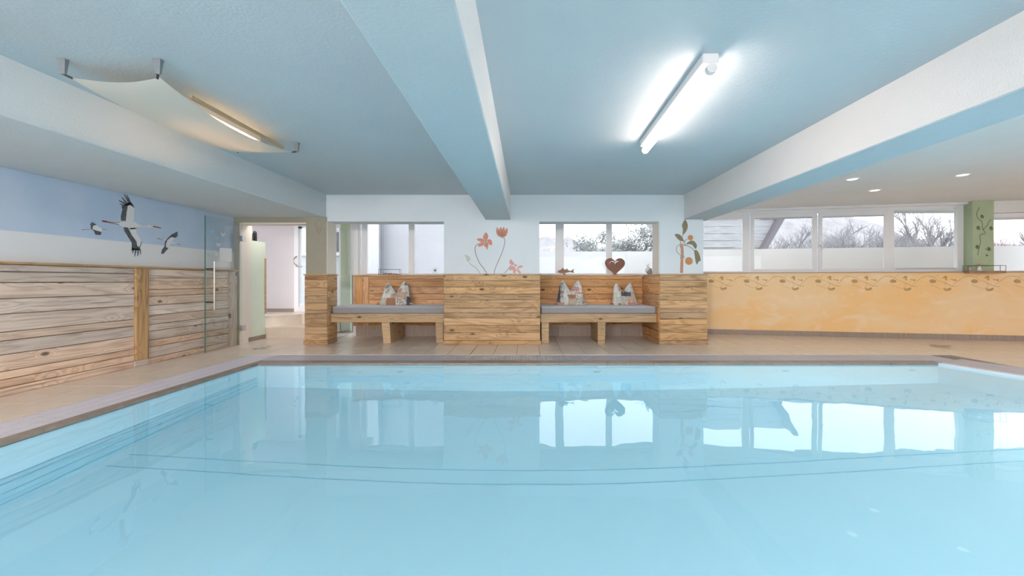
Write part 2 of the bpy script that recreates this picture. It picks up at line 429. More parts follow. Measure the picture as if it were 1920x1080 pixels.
# grates
def grate(name, O, du, dv, L, W, label):
    """bars across the channel every 2 cm with four long rails; O corner, du along, dv across"""
    bm = bmesh.new(); O = Vector(O); du = Vector(du); dv = Vector(dv)
    k = 0; p = .022
    while k*p < L-.01:
        a = O+du*(k*p); b = a+du*.0125
        prism(bm, [(a.x, a.y), (b.x, b.y), (b.x+dv.x*W, b.y+dv.y*W), (a.x+dv.x*W, a.y+dv.y*W)], -.028, -.003); k += 1
    for w in (.0, W*.33, W*.66, W-.012):
        a = O+dv*w; b = a+du*L
        prism(bm, [(a.x, a.y), (b.x, b.y), (b.x+dv.x*.012, b.y+dv.y*.012), (a.x+dv.x*.012, a.y+dv.y*.012)], -.030, -.0035)
    o = obj(name, bm, GRATE, floor, label=label); o['kind'] = 'stuff'
    bm = bmesh.new(); a = O; b = O+du*L
    prism(bm, [(a.x, a.y), (b.x, b.y), (b.x+dv.x*W, b.y+dv.y*W), (a.x+dv.x*W, a.y+dv.y*W)], -.14, -.10)
    obj('channel', bm, CHAN, floor)
grate('overflow_grate', (-3.88, .0, 0), (0, 1, 0), (1, 0, 0), 6.03, .385, 'grey overflow grate along the wood clad wall')
grate('overflow_grate', (-3.49, 5.61, 0), (1, 0, 0), (0, 1, 0), 9.2, .42, 'grey overflow grate in front of the benches')
q = rp(-.12, .1)
grate('overflow_grate', (q[0], q[1], 0), tuple(ux), tuple(vx), 5.7, .55, 'grey overflow grate along the right pool edge')
cbm = bmesh.new(); prism(cbm, [rp(0, 0), rp(5.6, 0), rp(5.6, .09), rp(0, .09)], -.06, .001); obj('coping', cbm, FRAME, floor)

# pool shell
pool = struct('pool_basin')
ZP = -1.26
FL, FR = (-3.4, 5.42), (5.24, 5.42); NR = cut_y(0, NY); NL = (-3.4, NY)
bm = bmesh.new(); prism(bm, [(-3.7, NY-.1), (7.2, NY-.1), (7.2, 5.6), (-3.7, 5.6)], ZP-.2, ZP); obj('pool_floor', bm, LINER, pool)
bm = bmesh.new(); box(bm, -3.6, 5.6, 5.42, 5.60, ZP-.05, -.045); obj('far_pool_wall', bm, LINER, pool)
bm = bmesh.new(); prism(bm, [rp(-.3, 0), rp(5.9, 0), rp(5.9, .09), rp(-.3, .09)], ZP-.05, -.045); obj('right_pool_wall', bm, LINER, pool)
bm = bmesh.new(); box(bm, -3.6, 7.2, NY-.15, NY, ZP-.05, -.001); obj('near_pool_wall', bm, LINER, pool)
bm = bmesh.new(); box(bm, -3.52, -3.4, NY, 5.42, -.74, -.045); obj('left_pool_wall', bm, LINER, pool)
bm = bmesh.new(); box(bm, -3.62, -3.50, NY, 5.42, ZP-.05, -.70); obj('slot_back', bm, SEAM, pool)
for i in range(6):
    bm = bmesh.new(); z1 = -.79-i*.082; box(bm, -3.50, -3.415+.012*(i % 2), NY, 5.42, z1-.078, z1, bev=.008); obj('cover_slat', bm, SLATM, pool)
for yq in (3.36, 3.55):
    bm = bmesh.new(); box(bm, -3.3, 5.3, yq-.006, yq+.006, ZP-.01, ZP+.002); obj('liner_seam', bm, SEAM, pool)
for xq, zq in ((3.3, -.42), (.9, -.42), (4.9, -.42), (-1.6, -.42)):
    bm = bmesh.new(); tube(bm, [(xq, 5.43, zq), (xq, 5.405, zq)], [.05, .04], 12); obj('inlet_nozzle', bm, SLATM, pool)
bm = bmesh.new()
for f in ((NL, NR, FR, FL),): bm.faces.new([bm.verts.new((p[0], p[1], -.022)) for p in f])
me_w = bpy.data.meshes.new('pool_water'); bm.normal_update(); bm.to_mesh(me_w); bm.free(); me_w.materials.append(WATER)
water = link('pool_water', me_w); water['kind'] = 'structure'; water['category'] = 'structure'
# unseen underwater lamps added in the near and right walls to brighten the basin
RIM = mat('fill_rim', (.7, .75, .78), .3)
def add_pool_fill(p, d, w):
    p = Vector(p); d = Vector(d)
    bm = bmesh.new(); tube(bm, [p, p+d*.03], .16, 20); obj('pool_fill_lamp', bm, RIM, pool)
    L = bpy.data.lights.new('pool_fill_light', 'AREA'); L.shape = 'DISK'; L.size = .28; L.energy = w; L.color = (.93, .98, 1)
    lo = bpy.data.objects.new('pool_fill_light', L); COL.objects.link(lo); lo.location = p+d*.06; lo['kind'] = 'helper'
    lo.rotation_euler = Vector((d.x, d.y, -.8)).to_track_quat('-Z', 'Y').to_euler()
for xq in (-1.7, 1.6, 4.4): add_pool_fill((xq, NY, -.62), (0, 1, 0), POOL_W*.68)
for sq in (2.3, 3.9): q = rp(sq, 0); add_pool_fill((q[0], q[1], -.62), tuple(-vx), POOL_W*.85)

# ------------------------------------------------------------------ ceiling and beams
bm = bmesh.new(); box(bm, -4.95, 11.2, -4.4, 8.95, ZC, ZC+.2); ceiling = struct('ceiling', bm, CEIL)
bm = bmesh.new(); prism(bm, [(3.02, -4.2), (10.6, -4.2), (10.6, 8.6), (3.02, 8.6)], ZC-.004, ZC+.01); obj('bay_ceiling', bm, PLASTER, ceiling)
PALE = mat('pale_strip_plaster', (.62, .67, .69), .85, noise=.05, nscale=1.5, bump=.2, bscale=70)
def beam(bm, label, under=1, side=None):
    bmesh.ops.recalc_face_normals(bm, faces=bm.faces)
    for f in bm.faces: f.material_index = under if f.normal.z < -.5 else 0  # bluish undersides, white sides: glow from the pool below is painted in
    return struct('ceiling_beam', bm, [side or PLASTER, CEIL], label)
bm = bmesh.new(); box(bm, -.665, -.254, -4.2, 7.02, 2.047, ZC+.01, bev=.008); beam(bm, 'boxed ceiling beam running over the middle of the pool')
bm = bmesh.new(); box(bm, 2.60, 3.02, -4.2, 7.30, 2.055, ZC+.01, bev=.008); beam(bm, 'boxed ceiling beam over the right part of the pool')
bm = bmesh.new(); box(bm, -4.76, -3.28, -4.2, 7.0, 2.085, ZC+.01, bev=.008); beam(bm, under=0, side=PALE, label= 'wide lowered ceiling strip along the wood clad wall')

# ------------------------------------------------------------------ far wall (benches)
ZO = 2.02
wf = struct('wall_far')
def wfb(*a, m=PLASTER, name='wall_piece'): return obj(name, B(*a), m, wf)
LIGHTW = mat('pale_blue_wall_paint', (.67, .73, .77), .85, noise=.03, nscale=2)
wfb(-3.29, 2.92, 7.02, 7.35, ZO, ZC, m=LIGHTW, name='lintel')
wfb(-1.3475, .222, 7.02, 8.25, 1.16, ZO, m=LIGHTW, name='pier')
wfb(2.205, 2.92, 7.02, 7.38, 1.16, ZO, m=LIGHTW, name='pier')
wfb(2.205, 2.92, 7.38, 8.55, 2.2, ZC, m=LIGHTW, name='lintel')
wfb(-3.27, 2.2, 7.35, 8.55, 2.2, ZC, m=PLASTER, name='bay_soffit')
wfb(2.192, 2.204, 7.03, 7.39, 1.16, ZO, m=mat('pale_jamb_lining', (.90, .84, .76), .7, noise=.08, nscale=4, stretch=(1, 1, .2)), name='jamb_lining')
# beige doorway wall
wfb(-4.78, -3.27, 6.985, 7.2, 2.0, 2.09, m=BEIGE, name='door_header')
wfb(-4.78, -4.70, 6.985, 7.10, 0, 2.0, m=BEIGE, name='door_jamb')
wfb(-3.60, -3.27, 6.985, 7.33, 1.16, 2.0, m=BEIGE, name='door_pier')
wfb(-3.275, -3.262, 7.0, 7.34, 1.16, 2.02, m=CREAM, name='pier_side')
wfb(-4.70, -3.60, 7.0, 7.2, 1.975, 2.0, m=CREAM, name='header_trim')
wfb(-4.70, -4.682, 7.0, 7.2, 0, 1.975, m=CREAM, name='jamb_trim')
wfb(-5.9, -3.27, 7.2, 9.2, 2.3, 2.4, m=LILAC, name='hall_ceiling')
# hall behind the doorway
hall = struct('wall_hall')
def hb(*a, m=LILAC, name='wall_piece', label=None): return obj(name, B(*a), m, hall, label=label)
hb(-4.80, -4.75, 7.02, 7.11, 0, 2.3, m=CREAM)
hb(-4.80, -4.75, 7.11, 7.25, 0, 1.48, m=CREAM)
hb(-4.80, -4.75, 7.11, 7.25, 1.98, 2.3, m=CREAM)
hb(-4.80, -4.75, 7.25, 7.40, 0, 2.3, m=CREAM, name='cream_post')
hb(-4.81, -4.75, 7.40, 7.78, 0, 1.745, m=GREENL, name='half_wall', label='pale green half wall beside the steps')
hb(-4.755, -4.735, 7.755, 7.785, .45, 1.45, m=WOODP, name='edge_strip')
hb(-4.757, -4.742, 7.13, 7.78, 0, .07, m=BASETILE, name='skirting')
hb(-6.0, -4.87, 9.0, 9.1, .39, 2.3)
hb(-4.87, -3.82, 9.0, 9.1, 2.25, 2.3)
hb(-6.1, -6.0, 7.2, 9.1, 0, 2.3)
hb(-6.0, -4.88, 8.985, 9.0, .39, .46, m=BASETILE, name='skirting')
hb(-3.82, -3.62, 8.80, 9.05, 0, 2.3, m=mat('sage_post_paint', (.50, .60, .42), .85, noise=.1, nscale=4), name='green_post')
hl = thing('hall_fill_lamp', 'round fill lamp added on the hall ceiling, hidden behind the door header', 'ceiling lamp', (-4.35, 7.52, 2.28))  # hidden lamp added to lift the dark hall
bm = bmesh.new(); lathe(bm, [(.17, -.03), (.18, .0), (.18, .02)], 0, 0, 24); obj('fill_rim', bm, FRAME, hl, local=True)
bm = bmesh.new(); lathe(bm, [(.13, -.05), (.16, -.03)], 0, 0, 24); obj('diffuser', bm, emis('hall_fill_light', (1, .93, .9), 14.), hl, local=True)
# steps
steps = cat(thing('steps', 'two beige tiled steps up to the glazed door behind the doorway', 'steps', (-4.4, 8.4, 0)), 'steps')
bm = bmesh.new(); prism(bm, [(-4.95, 7.80), (-3.83, 7.78), (-3.83, 8.98), (-4.95, 8.98)], 0, .19); obj('lower_step', bm, TILE, steps)
bm = bmesh.new(); prism(bm, [(-5.9, 7.8), (-4.90, 7.98), (-4.42, 8.42), (-3.83, 8.40), (-3.83, 8.98), (-5.9, 8.98)], .19, .375); obj('upper_step', bm, TILE, steps)
bm = bmesh.new(); prism(bm, [(-5.9, 7.78), (-4.89, 7.965), (-4.415, 8.405), (-3.83, 8.385), (-3.83, 8.98), (-5.9, 8.98)], .375, .39); obj('landing', bm, TILE, steps)
# glazed door in the hall
d2 = struct('door_1', loc=(-4.36, 9.0, .39))
for a in ((-4.87, -4.76, 8.96, 9.06, .39, 2.25), (-3.92, -3.82, 8.96, 9.06, .39, 2.25), (-4.76, -3.92, 8.96, 9.06, 2.17, 2.25), (-4.76, -3.92, 8.96, 9.06, .39, .56)):
    obj('door_frame', B(*a, bev=.006), FRAME, d2)
obj('door_seal', B(-4.775, -4.76, 8.955, 8.962, .5, 2.2), FRAMEG, d2)
obj('glass_pane', B(-4.76, -3.92, 9.0, 9.01, .56, 2.17), GLASS, d2)
bm = bmesh.new(); tube(bm, [(-4.80, 8.955, 1.34), (-4.80, 8.90, 1.34), (-4.66, 8.90, 1.34)], .011, 8); obj('door_handle', bm, STEEL, d2)
bm = bmesh.new(); tube(bm, [(-4.80, 8.95, 1.36), (-4.84, 8.90, 1.42), (-4.84, 8.90, 1.50), (-4.81, 8.95, 1.56)], .012, 8); obj('pull_handle', bm, STEEL, d2)
obj('door_closer', B(-4.76, -4.70, 8.92, 8.96, 2.14, 2.18), DARKGAP, d2)
# small window in hall side wall with metal ornament
w0 = struct('window_1', loc=(-4.77, 7.18, 1.48))
obj('glass_pane', B(-4.785, -4.780, 7.11, 7.25, 1.48, 1.98), GLASS, w0)
t = thing('wire_ornament', 'curly metal ornament hanging in the narrow hall window', 'ornament', (-4.76, 7.18, 1.6))
for k, (zz, rr) in enumerate(((1.62, .045), (1.70, .05), (1.82, .04), (1.90, .035))):
    bm = bmesh.new(); tube(bm, [(-4.765, 7.18+rr*math.cos(a*.5)*(1-a*.05), zz+rr*math.sin(a*.5)*(1-a*.05)) for a in range(14)], .004, 5)
    obj('scroll', bm, STEEL, t)
bm = bmesh.new(); ellip(bm, (-4.765, 7.185, 1.75), (.01, .035, .03)); obj('bell', bm, STONE, t, smooth=True)
bm = bmesh.new(); tube(bm, [(-4.765, 7.18, 1.58), (-4.765, 7.18, 1.98)], .003, 5); obj('string', bm, WIRE, t)

# black vase on the half wall
v = thing('vase', 'slim black vase pair shape standing on the pale green half wall', 'vase', (-4.78, 7.55, 1.745))
bm = bmesh.new(); lathe(bm, [(.028, 1.745), (.034, 1.79), (.03, 1.86), (.012, 1.90), (.016, 1.915)], -4.78, 7.50, 16); obj('vase_body', bm, BLACK, v, smooth=True)
bm = bmesh.new(); tube(bm, [(-4.78, 7.56, 1.745), (-4.78, 7.565, 1.80), (-4.78, 7.56, 1.90), (-4.78, 7.53, 1.92), (-4.78, 7.505, 1.912)], [.012, .013, .011, .008, .006], 8); obj('vase_handle', bm, BLACK, v, smooth=True)
v['label'] = 'black vase with a tall handle on the pale green half wall'

# ------------------------------------------------------------------ left wall
wl_ = struct('wall_left', B(-4.95, -4.781, -4.2, 7.0, 0, 2.2), MURAL)
clad = thing('wall_cladding', 'weathered larch board cladding with a mid batten along the left wall', 'wall cladding', (-4.75, 4.5, 0))
clad['kind'] = 'thing'
Z1 = [.0, .07, .152, .224, .30, .376, .50, .58, .66, .745, .884, 1.031, 1.133, 1.199]
Z1 = [.0, .075, .15, .224, .376, .50, .58, .745, .884, 1.031, 1.133, 1.2]
Z2 = [.0, .075, .21, .295, .41, .494, .61, .736, .85, .936, 1.083, 1.2]
for za, zb in zip(Z1, Z1[1:]):
    y0 = 2.2 if za > 0 else 2.2; y1 = 5.16
    d = .022+R.uniform(-.003, .004)
    plank(clad, (-4.758+d/2, (y0+y1)/2, (za+zb)/2), y1-y0, zb-za-.006, d, 'y', WOODL)
for za, zb in zip(Z2, Z2[1:]):
    y0, y1 = 5.34, 6.80
    d = .022+R.uniform(-.003, .004)
    plank(clad, (-4.758+d/2, (y0+y1)/2, (za+zb)/2), y1-y0, zb-za-.006, d, 'y', WOODL)
plank(clad, (-4.735, 5.25, .075+.5625), 1.125, .18, .045, 'zy', WOODF, name='batten')
plank(clad, (-4.737, 5.25, .037), .19, .074, .035, 'y', WOODL, name='batten_foot')
plank(clad, (-4.735, 6.885, .60), 1.2, .17, .04, 'zy', WOODL, name='end_batten')
plank(clad, (-4.737, 4.6, 1.212), 4.8, .022, .065, 'y', WOODP, name='top_cap')
# backing battens filling up to the wall
obj('backing', B(-4.78, -4.757, 2.2, 6.97, 0, 1.2), JOINT, clad)

# ------------------------------------------------------------------ timber seat alcoves
ZS = [.0, .065, .20, .315, .437, .52, .60, .735, .83, .945, 1.05, 1.137]
def clad_front(parent, x0, x1, Y, zs, m, d=.022):
    for za, zb in zip(zs, zs[1:]):
        dd = d + R.uniform(-.002, .003)
        if za == 0: plank(parent, ((x0+x1)/2, Y-.008, (za+zb)/2), x1-x0+.03, zb-za-.002, d+.014, 'x', m, name='plinth_board')
        else: plank(parent, ((x0+x1)/2, Y+d/2-dd/2, (za+zb)/2), x1-x0, zb-za-.0035, dd, 'x', m)
def clad_side(parent, X, y0, y1, zs, m, d=.022, sgn=1):
    for za, zb in zip(zs, zs[1:]):
        plank(parent, (X, (y0+y1)/2, (za+zb)/2), y1-y0, zb-za-.006, d, 'y', m)
def jit(zs): return [zs[0], zs[1]] + [z+R.uniform(-.02, .02) for z in zs[2:-1]] + [zs[-1]]
# left post
lp = thing('timber_post', 'narrow larch clad post beside the hall doorway', 'post', (-3.45, 7.18, 0))
obj('core', B(-3.61, -3.28, 7.022, 7.36, 0, 1.137), JOINT, lp)
clad_front(lp, -3.63, -3.26, 7.011, [0, .065, .17, .29, .43, .56, .68, .80, .93, 1.06, 1.137], WOODF)
clad_side(lp, -3.268, 7.024, 7.37, [0, .065, .30, .62, .88, 1.137], WOODF)
plank(lp, (-3.445, 7.185, 1.148), .40, .022, .40, 'x', WOODP, name='top_cap')
# centre pier
cp = thing('timber_pier', 'wide larch board clad pier between the two benches', 'pier', (-.56, 7.5, 0))
obj('core', B(-1.33, .215, 7.022, 8.0, 0, 1.137), JOINT, cp)
clad_front(cp, -1.3475, .236, 7.011, ZS, WOODF)
plank(cp, (-.556, 7.02, 1.148), 1.62, .022, .07, 'x', WOODP, name='top_cap')
# right pier
rp_ = thing('timber_pier', 'larch board clad pier beside the ochre wall, a painted branch above it', 'pier', (2.58, 7.5, 0))
obj('core', B(2.21, 2.95, 7.022, 8.0, 0, 1.137), JOINT, rp_)
clad_front(rp_, 2.197, 2.975, 7.011, jit(ZS), WOODF)
clad_side(rp_, 2.199, 7.024, 8.02, [0, .075, .21, .36, .50, .60, .82, 1.0, 1.137], WOODB)
plank(rp_, (2.59, 7.02, 1.148), .80, .022, .07, 'x', WOODP, name='top_cap')
plank(rp_, (2.30, 7.50, 1.148), .93, .022, .25, 'y', WOODP, name='side_cap')
obj('end_panel', B(2.951, 2.972, 7.022, 8.48, 0, 1.16), WOODF, rp_)

def bench(x0, x1, labels, legs, bx0, left):
    t = thing('bench', labels, 'bench', ((x0+x1)/2, 7.5, 0))
    # backrest
    zs = [.20, .34, .48, .60, .70, .80, .93, 1.08, 1.125]
    bx1 = x1-.005
    xs = bx0
    if left:
        plank(t, (bx0+.09, 8.0, .66), .925, .17, .025, 'z', WOODB, name='upright_board')
        plank(t, (bx0+.235, 7.998, .66), .925, .11, .025, 'z', WOODB, name='upright_board')
        xs = bx0+.295
    for za, zb in zip(zs, zs[1:]):
        plank(t, ((xs+bx1)/2, 8.0, (za+zb)/2), bx1-xs, zb-za-.006, .022, 'x', WOODB)
    plank(t, ((bx0+bx1)/2, 8.11, 1.140), bx1-bx0, .03, .28, 'x', WOODP, name='ledge_board')
    obj('back_panel', B(bx0+.01, bx1, 8.013, 8.03, .2, 1.12), JOINT, t)
    # seat
    plank(t, ((x0+x1)/2, 7.14, .424), x1-x0-.004, .144, .05, 'x', WOODP, name='front_rail')
    obj('seat_panel', B(x0+.002, x1-.002, 7.165, 7.985, .455, .494), WOODP, t)
    for (a, b, c, d_) in legs:      # top span a..b, foot span c..d
        bm = bmesh.new(); y0, y1 = 7.15, 7.9
        lo = [(c, y0), (d_, y0), (d_, y1), (c, y1)]; hi = [(a, y0), (b, y0), (b, y1), (a, y1)]
        l = [bm.verts.new((p[0], p[1], .0)) for p in lo]; h = [bm.verts.new((p[0], p[1], .352)) for p in hi]
        bm.faces.new(l[::-1]); bm.faces.new(h)
        for i in range(4): bm.faces.new((l[i], l[(i+1) % 4], h[(i+1) % 4], h[i]))
        o = obj('leg', bm, WOODP, t)
    return t
bench(-3.255, -1.352, 'timber bench nearer the hall doorway, one cushion on it', [(-2.42, -2.285, -2.385, -2.265), (-1.51, -1.385, -1.50, -1.385)], -3.235, True)
bench(.240, 2.186, 'timber bench nearer the ochre wall, two cushions on it', [(.262, .385, .262, .385), (1.205, 1.335, 1.205, 1.325)], .240, False)
def mattress(x0, x1, label):
    t = thing('seat_mattress', label, 'mattress', ((x0+x1)/2, 7.55, .496))
    bm = B(x0, x1, 7.125, 7.975, .497, .612, bev=.014)
    for f in bm.faces:
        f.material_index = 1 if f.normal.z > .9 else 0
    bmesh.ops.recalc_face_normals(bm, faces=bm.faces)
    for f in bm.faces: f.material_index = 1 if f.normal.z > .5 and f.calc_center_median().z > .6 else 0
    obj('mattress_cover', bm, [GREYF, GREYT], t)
    bm = bmesh.new()
    tube(bm, [(x0+.012, 7.124, .606), (x1-.012, 7.124, .606)], .004, 6); obj('piping', bm, GREYF, t)
mattress(-3.235, -1.365, 'grey upholstered mattress on the bench with a single cushion')
mattress(.252, 2.176, 'grey upholstered mattress on the bench with two cushions')
# skirting tiles behind the benches
for k in range(5): obj('skirting_tile', B(-3.2+k*.37, -2.835+k*.37, 8.03, 8.045, 0, .215), BASETILE, wf)
for k in range(5): obj('skirting_tile', B(.25+k*.388, .634+k*.388, 8.03, 8.045, 0, .215), BASETILE, wf)
wfb(-3.25, 2.92, 8.045, 8.30, 0, 1.12, m=PLASTER, name='parapet')

# ------------------------------------------------------------------ cushions
CR1 = mat('cream_print', (.80, .75, .66), .9, noise=.55, nscale=24, c2=(.10, .10, .12))
CR2 = mat('pale_print', (.82, .80, .75), .9, noise=.4, nscale=16, c2=(.50, .52, .50))
BRN = mat('brown_patch', (.40, .20, .12), .9, noise=.2, nscale=30)
TAN = mat('tan_patch', (.52, .44, .33), .9, noise=.25, nscale=30)
RED = mat('red_patch', (.40, .05, .05), .9, noise=.4, nscale=40, c2=(.6, .5, .45))
NAV = mat('charcoal_patch', (.09, .10, .13), .9, noise=.3, nscale=40)
PNK = mat('coral_patch', (.62, .30, .22), .9, noise=.15, nscale=20)
GRN = mat('sage_patch', (.42, .45, .38), .9, noise=.3, nscale=26, c2=(.62, .6, .55))
PM = [CR1, CR2, BRN, TAN, RED, NAV, PNK, GRN]
def cushion(cx, cy, w, h, patches, label, notch=.5, lean=.0, rot=0., ears=(1., 1.)):
    t = thing('cushion', label, 'cushion', (cx, cy, .614), 'patchwork cushions on the benches', rot)
    NU, NV = 32, 20
    def P(u, v, side):
        au = abs(u); e = ears[0] if u < 0 else ears[1]
        top = notch + (e-notch)*min(1, max(0, (au-.06)/.58))**.85
        if au > .68: top = e*(1-.25*((au-.68)/.32)**1.6)
        xx = u*w/2*(1.0 - .20*v + .09*(1-v)**4)
        zz = v*h*top + .012*math.sin(u*5)*v
        b = max(0, (1-au**2.6))**.55*(max(0, math.sin(math.pi*min(1, .12+v*.88)))**.6)
        b *= .75+.25*math.sin(3*u+4*v+cx*9)
        T_ = .115*b + .004
        yy = side*T_ + lean*v*h
        return (xx, yy, max(0, zz))
    bm = bmesh.new(); cols = []
    for side in (-1, 1):
        g = [[bm.verts.new(P(-1+2*i/NU, j/NV, side)) for i in range(NU+1)] for j in range(NV+1)]
        for j in range(NV):
            for i in range(NU):
                f = bm.faces.new((g[j][i], g[j][i+1], g[j+1][i+1], g[j+1][i]))
                cc = f.calc_center_median(); u = cc.x/(w/2)*1.12; vv = cc.z/h; mi = 1
                for (u0, u1, v0, v1, k) in patches:
                    if u0 <= u < u1 and v0 <= vv < v1: mi = k
                f.material_index = mi
    bmesh.ops.remove_doubles(bm, verts=bm.verts, dist=.002)
    obj('cushion_cover', bm, PM, t, smooth=True, local=True)
    for s in (-1, 1):
        bm = bmesh.new(); ellip(bm, (s*w*.50, 0, .022), (.055, .03, .020), 10)
        obj('corner_tuft', bm, BRN if s < 0 else TAN, t, smooth=True, local=True)
    bm = bmesh.new()
    tube(bm, [tuple(Vector(P(-1+2*i/40, 1, 0))+Vector((0, 0, .003))) for i in range(41)], .005, 5); obj('piping', bm, CR2, t, smooth=True, local=True)
    return t
cushion(at(741, 0, 7.62).x, 7.62, .54, .415, [(-.62, .08, -.1, .31, 2), (-.3, .12, .31, .5, 3), (.12, .85, .40, .56, 3), (.12, .85, .33, .40, 6), (.12, 1, -.1, .33, 0), (.25, .52, .56, .70, 4), (-1.1, -.62, -.1, .32, 7), (-1.1, -.6, .76, 1.1, 6), (-.75, -.45, .5, .95, 0), (.86, 1.2, 0, .36, 5), (.6, 1.1, .86, 1.1, 5)], 'single patchwork cushion with cream, brown and red patches on the bench near the doorway', .50, .25, .05, (.93, 1.))
cushion(at(1070, 0, 7.60).x, 7.60, .50, .43, [(-1.2, -.82, .12, 1.1, 5), (-1.2, -.5, -.1, .12, 4), (-.8, -.5, .3, .95, 0), (-.22, .42, -.1, .27, 3), (-.22, .42, .27, .43, 2), (.42, 1.2, -.1, .4, 0), (.3, 1.1, .46, .53, 6), (.12, .68, .56, .76, 4)], 'patchwork cushion below the wooden fish, brown square patch at its base', .54, .22, -.08, (1., 1.))
cushion(at(1172, 0, 7.62).x, 7.62, .46, .39, [(-.55, -.1, .62, .92, 6), (-.38, .42, .40, .60, 5), (-.9, .0, .08, .38, 7), (.0, 1.1, .16, .40, 3), (.42, 1.1, .40, .62, 3), (.15, 1.1, -.1, .15, 4), (-1.1, .1, -.1, .08, 0), (.45, 1., .66, .95, 0)], 'patchwork cushion below the rusty heart with dark and red patches', .56, .22, .12, (.97, 1.))

# ------------------------------------------------------------------ windows behind the benches
def win(name, Y, x0, x1, z0, z1, mull, m=FRAME, fr=.05, dep=.07):
    w = struct(name, loc=((x0+x1)/2, Y, z0))
    bars = [(x0, x0+fr)] + mull + [(x1-fr, x1)]
    for a, b in bars: obj('window_frame', B(a, b, Y-dep/2, Y+dep/2, z0, z1, bev=.004), m, w)
    for (a, b), (c, d_) in zip(bars, bars[1:]):
        obj('window_frame', B(b, c, Y-dep/2, Y+dep/2, z0, z0+.03, bev=.004), m, w)
        obj('window_frame', B(b, c, Y-dep/2, Y+dep/2, z1-.05, z1, bev=.004), m, w)
        obj('glass_pane', B(b, c, Y-.004, Y+.004, z0+.03, z1-.05), GLASS, w)
    return w
wx = lambda px, Y=8.25: (px-986)/F*Y
win('window_2', 8.25, wx(658), -1.30, 1.157, 2.19, [(wx(674), wx(675.5)), (wx(679), wx(689)), (wx(767), wx(777.5))], FRAME, .16)
win('window_3', 8.25, .20, wx(1241), 1.157, 2.19, [(wx(1041.5), wx(1057)), (wx(1136.5), wx(1147))], FRAME, .05)
# glass partition beside the left post
gp = thing('glass_partition', 'clear glass partition behind the narrow clad post', 'glass partition', (-3.42, 7.9, 0))
obj('glass_pane', B(-3.425, -3.415, 7.38, 8.42, .01, 2.02), GLASSD, gp)
obj('edge_profile', B(-3.435, -3.405, 8.42, 8.45, 0, 2.02), FRAMEG, gp)
obj('floor_profile', B(-3.432, -3.408, 7.38, 8.42, 0, .02), FRAMEG, gp)

# ------------------------------------------------------------------ ochre wall, windows and green pillar on the right
wr = struct('wall_far_right', loc=tuple(P0), rotz=PH)
def spx(px, off):
    dx = (px-986)/F; t = (off + nW.dot(P0))/(nW.x*dx + nW.y); p = Vector((t*dx, t, 0)); return dW.dot(p-P0), t
def rb(name, s0, s1, o0, o1, z0, z1, m, par=wr, bev=0., label=None):
    return obj(name, B(s0, s1, o0, o1, z0, z1, bev=bev), m, par, local=True, label=label)
rb('ochre_parapet', -.05, 8.2, 0, .32, 0, 1.19, OCHRE)
rb('ledge', -.03, 8.2, -.015, .33, 1.19, 1.205, mat('ledge_wood', (.36, .26, .19), .5, noise=.2, nscale=8))
k = 0
while k*.333 < 8: rb('skirting_tile', -.02+k*.333, .309+k*.333, -.014, .0, 0, .098, BASETILE); k += 1
def zz(py, Yd): return 1.05-(py-526)/F*Yd
OFF = .24
def winr(name, spans, top, bot, parts_dep=(.20, .28)):
    pass
w4 = struct('window_4', loc=tuple(P0), rotz=PH)
w5 = struct('window_5', loc=tuple(P0), rotz=PH)
def S(px, off=OFF): return spx(px, off)[0]
def fr(w, a, b, z0, z1, o0=.21, o1=.30, m=FRAME): obj('window_frame', B(a, b, o0, o1, z0, z1, bev=.004), m, w, local=True)
def gl(w, a, b, z0, z1): obj('glass_pane', B(a, b, .25, .256, z0, z1), GLASS, w, local=True)
ZT = 2.46; ZB = 1.205
# uprights of the fixed frame
for a, b in ((1300, 1318), (1392, 1405), (1528.5, 1531.5), (1663, 1675), (1793, 1806)): fr(w4, S(a), S(b), ZB, ZT)
s0, s1, s2, s3, s4 = S(1318), S(1392), S(1405), S(1528.5), S(1531.5)
s5, s6, s7 = S(1663), S(1675), S(1793)
for a, b, zt, zb in ((s0, s1, 2.27, 1.235), (s6, s7, 2.38, 1.26)):
    fr(w4, a, b, ZB, zb); fr(w4, a, b, zt, ZT); gl(w4, a, b, zb, zt)
for a, b, zt in ((s2, s3, 2.335), (s4, s5, 2.335)):
    fr(w4, a, b, zt+.03, ZT); fr(w4, a, b, ZB, 1.215)
    sh = obj('sash', B(a+.008, b-.008, .185, .21, 1.22, 1.275, bev=.004), FRAME, w4, local=True)
    for q_ in ((a+.008, a+.075, 1.275, zt-.06), (b-.075, b-.008, 1.275, zt-.06), (a+.008, b-.008, zt-.06, zt+.028)):
        obj('sash_frame', B(q_[0], q_[1], .185, .212, q_[2], q_[3], bev=.004), FRAME, w4, local=True)
    obj('glass_pane', B(a+.07, b-.07, .20, .206, 1.27, zt-.055), GLASS, w4, local=True)
    obj('blind_rail', B(a+.075, b-.075, .18, .20, zt-.085, zt-.062, bev=.003), FRAMEG, w4, local=True)
obj('blind_rail', B(s6+.02, s7-.02, .19, .21, 1.262, 1.285, bev=.003), FRAMEG, w4, local=True)
bm = bmesh.new(); c = S(1534.5); tube(bm, [(c, .185, 1.72), (c, .165, 1.72)], .014, 8); tube(bm, [(c, .165, 1.73), (c+.02, .16, 1.70), (c+.045, .16, 1.64)], .010, 8)
obj('window_handle', bm, STEEL, w4, local=True)
# cornice strip
rb('cornice', S(1330), S(1806), .10, .24, ZT-.045, ZT, FRAME, bev=.01)
# green pillar
gpil = struct('pillar', loc=tuple(P0), rotz=PH, label='sage green pillar with painted vine between the right windows')
g0 = spx(1823, .02)[0]; g1 = spx(1864, .02)[0]
obj('pillar_body', B(g0, g1, .02, .32, 1.205, ZT, bev=.004), GREEN, gpil, local=True)
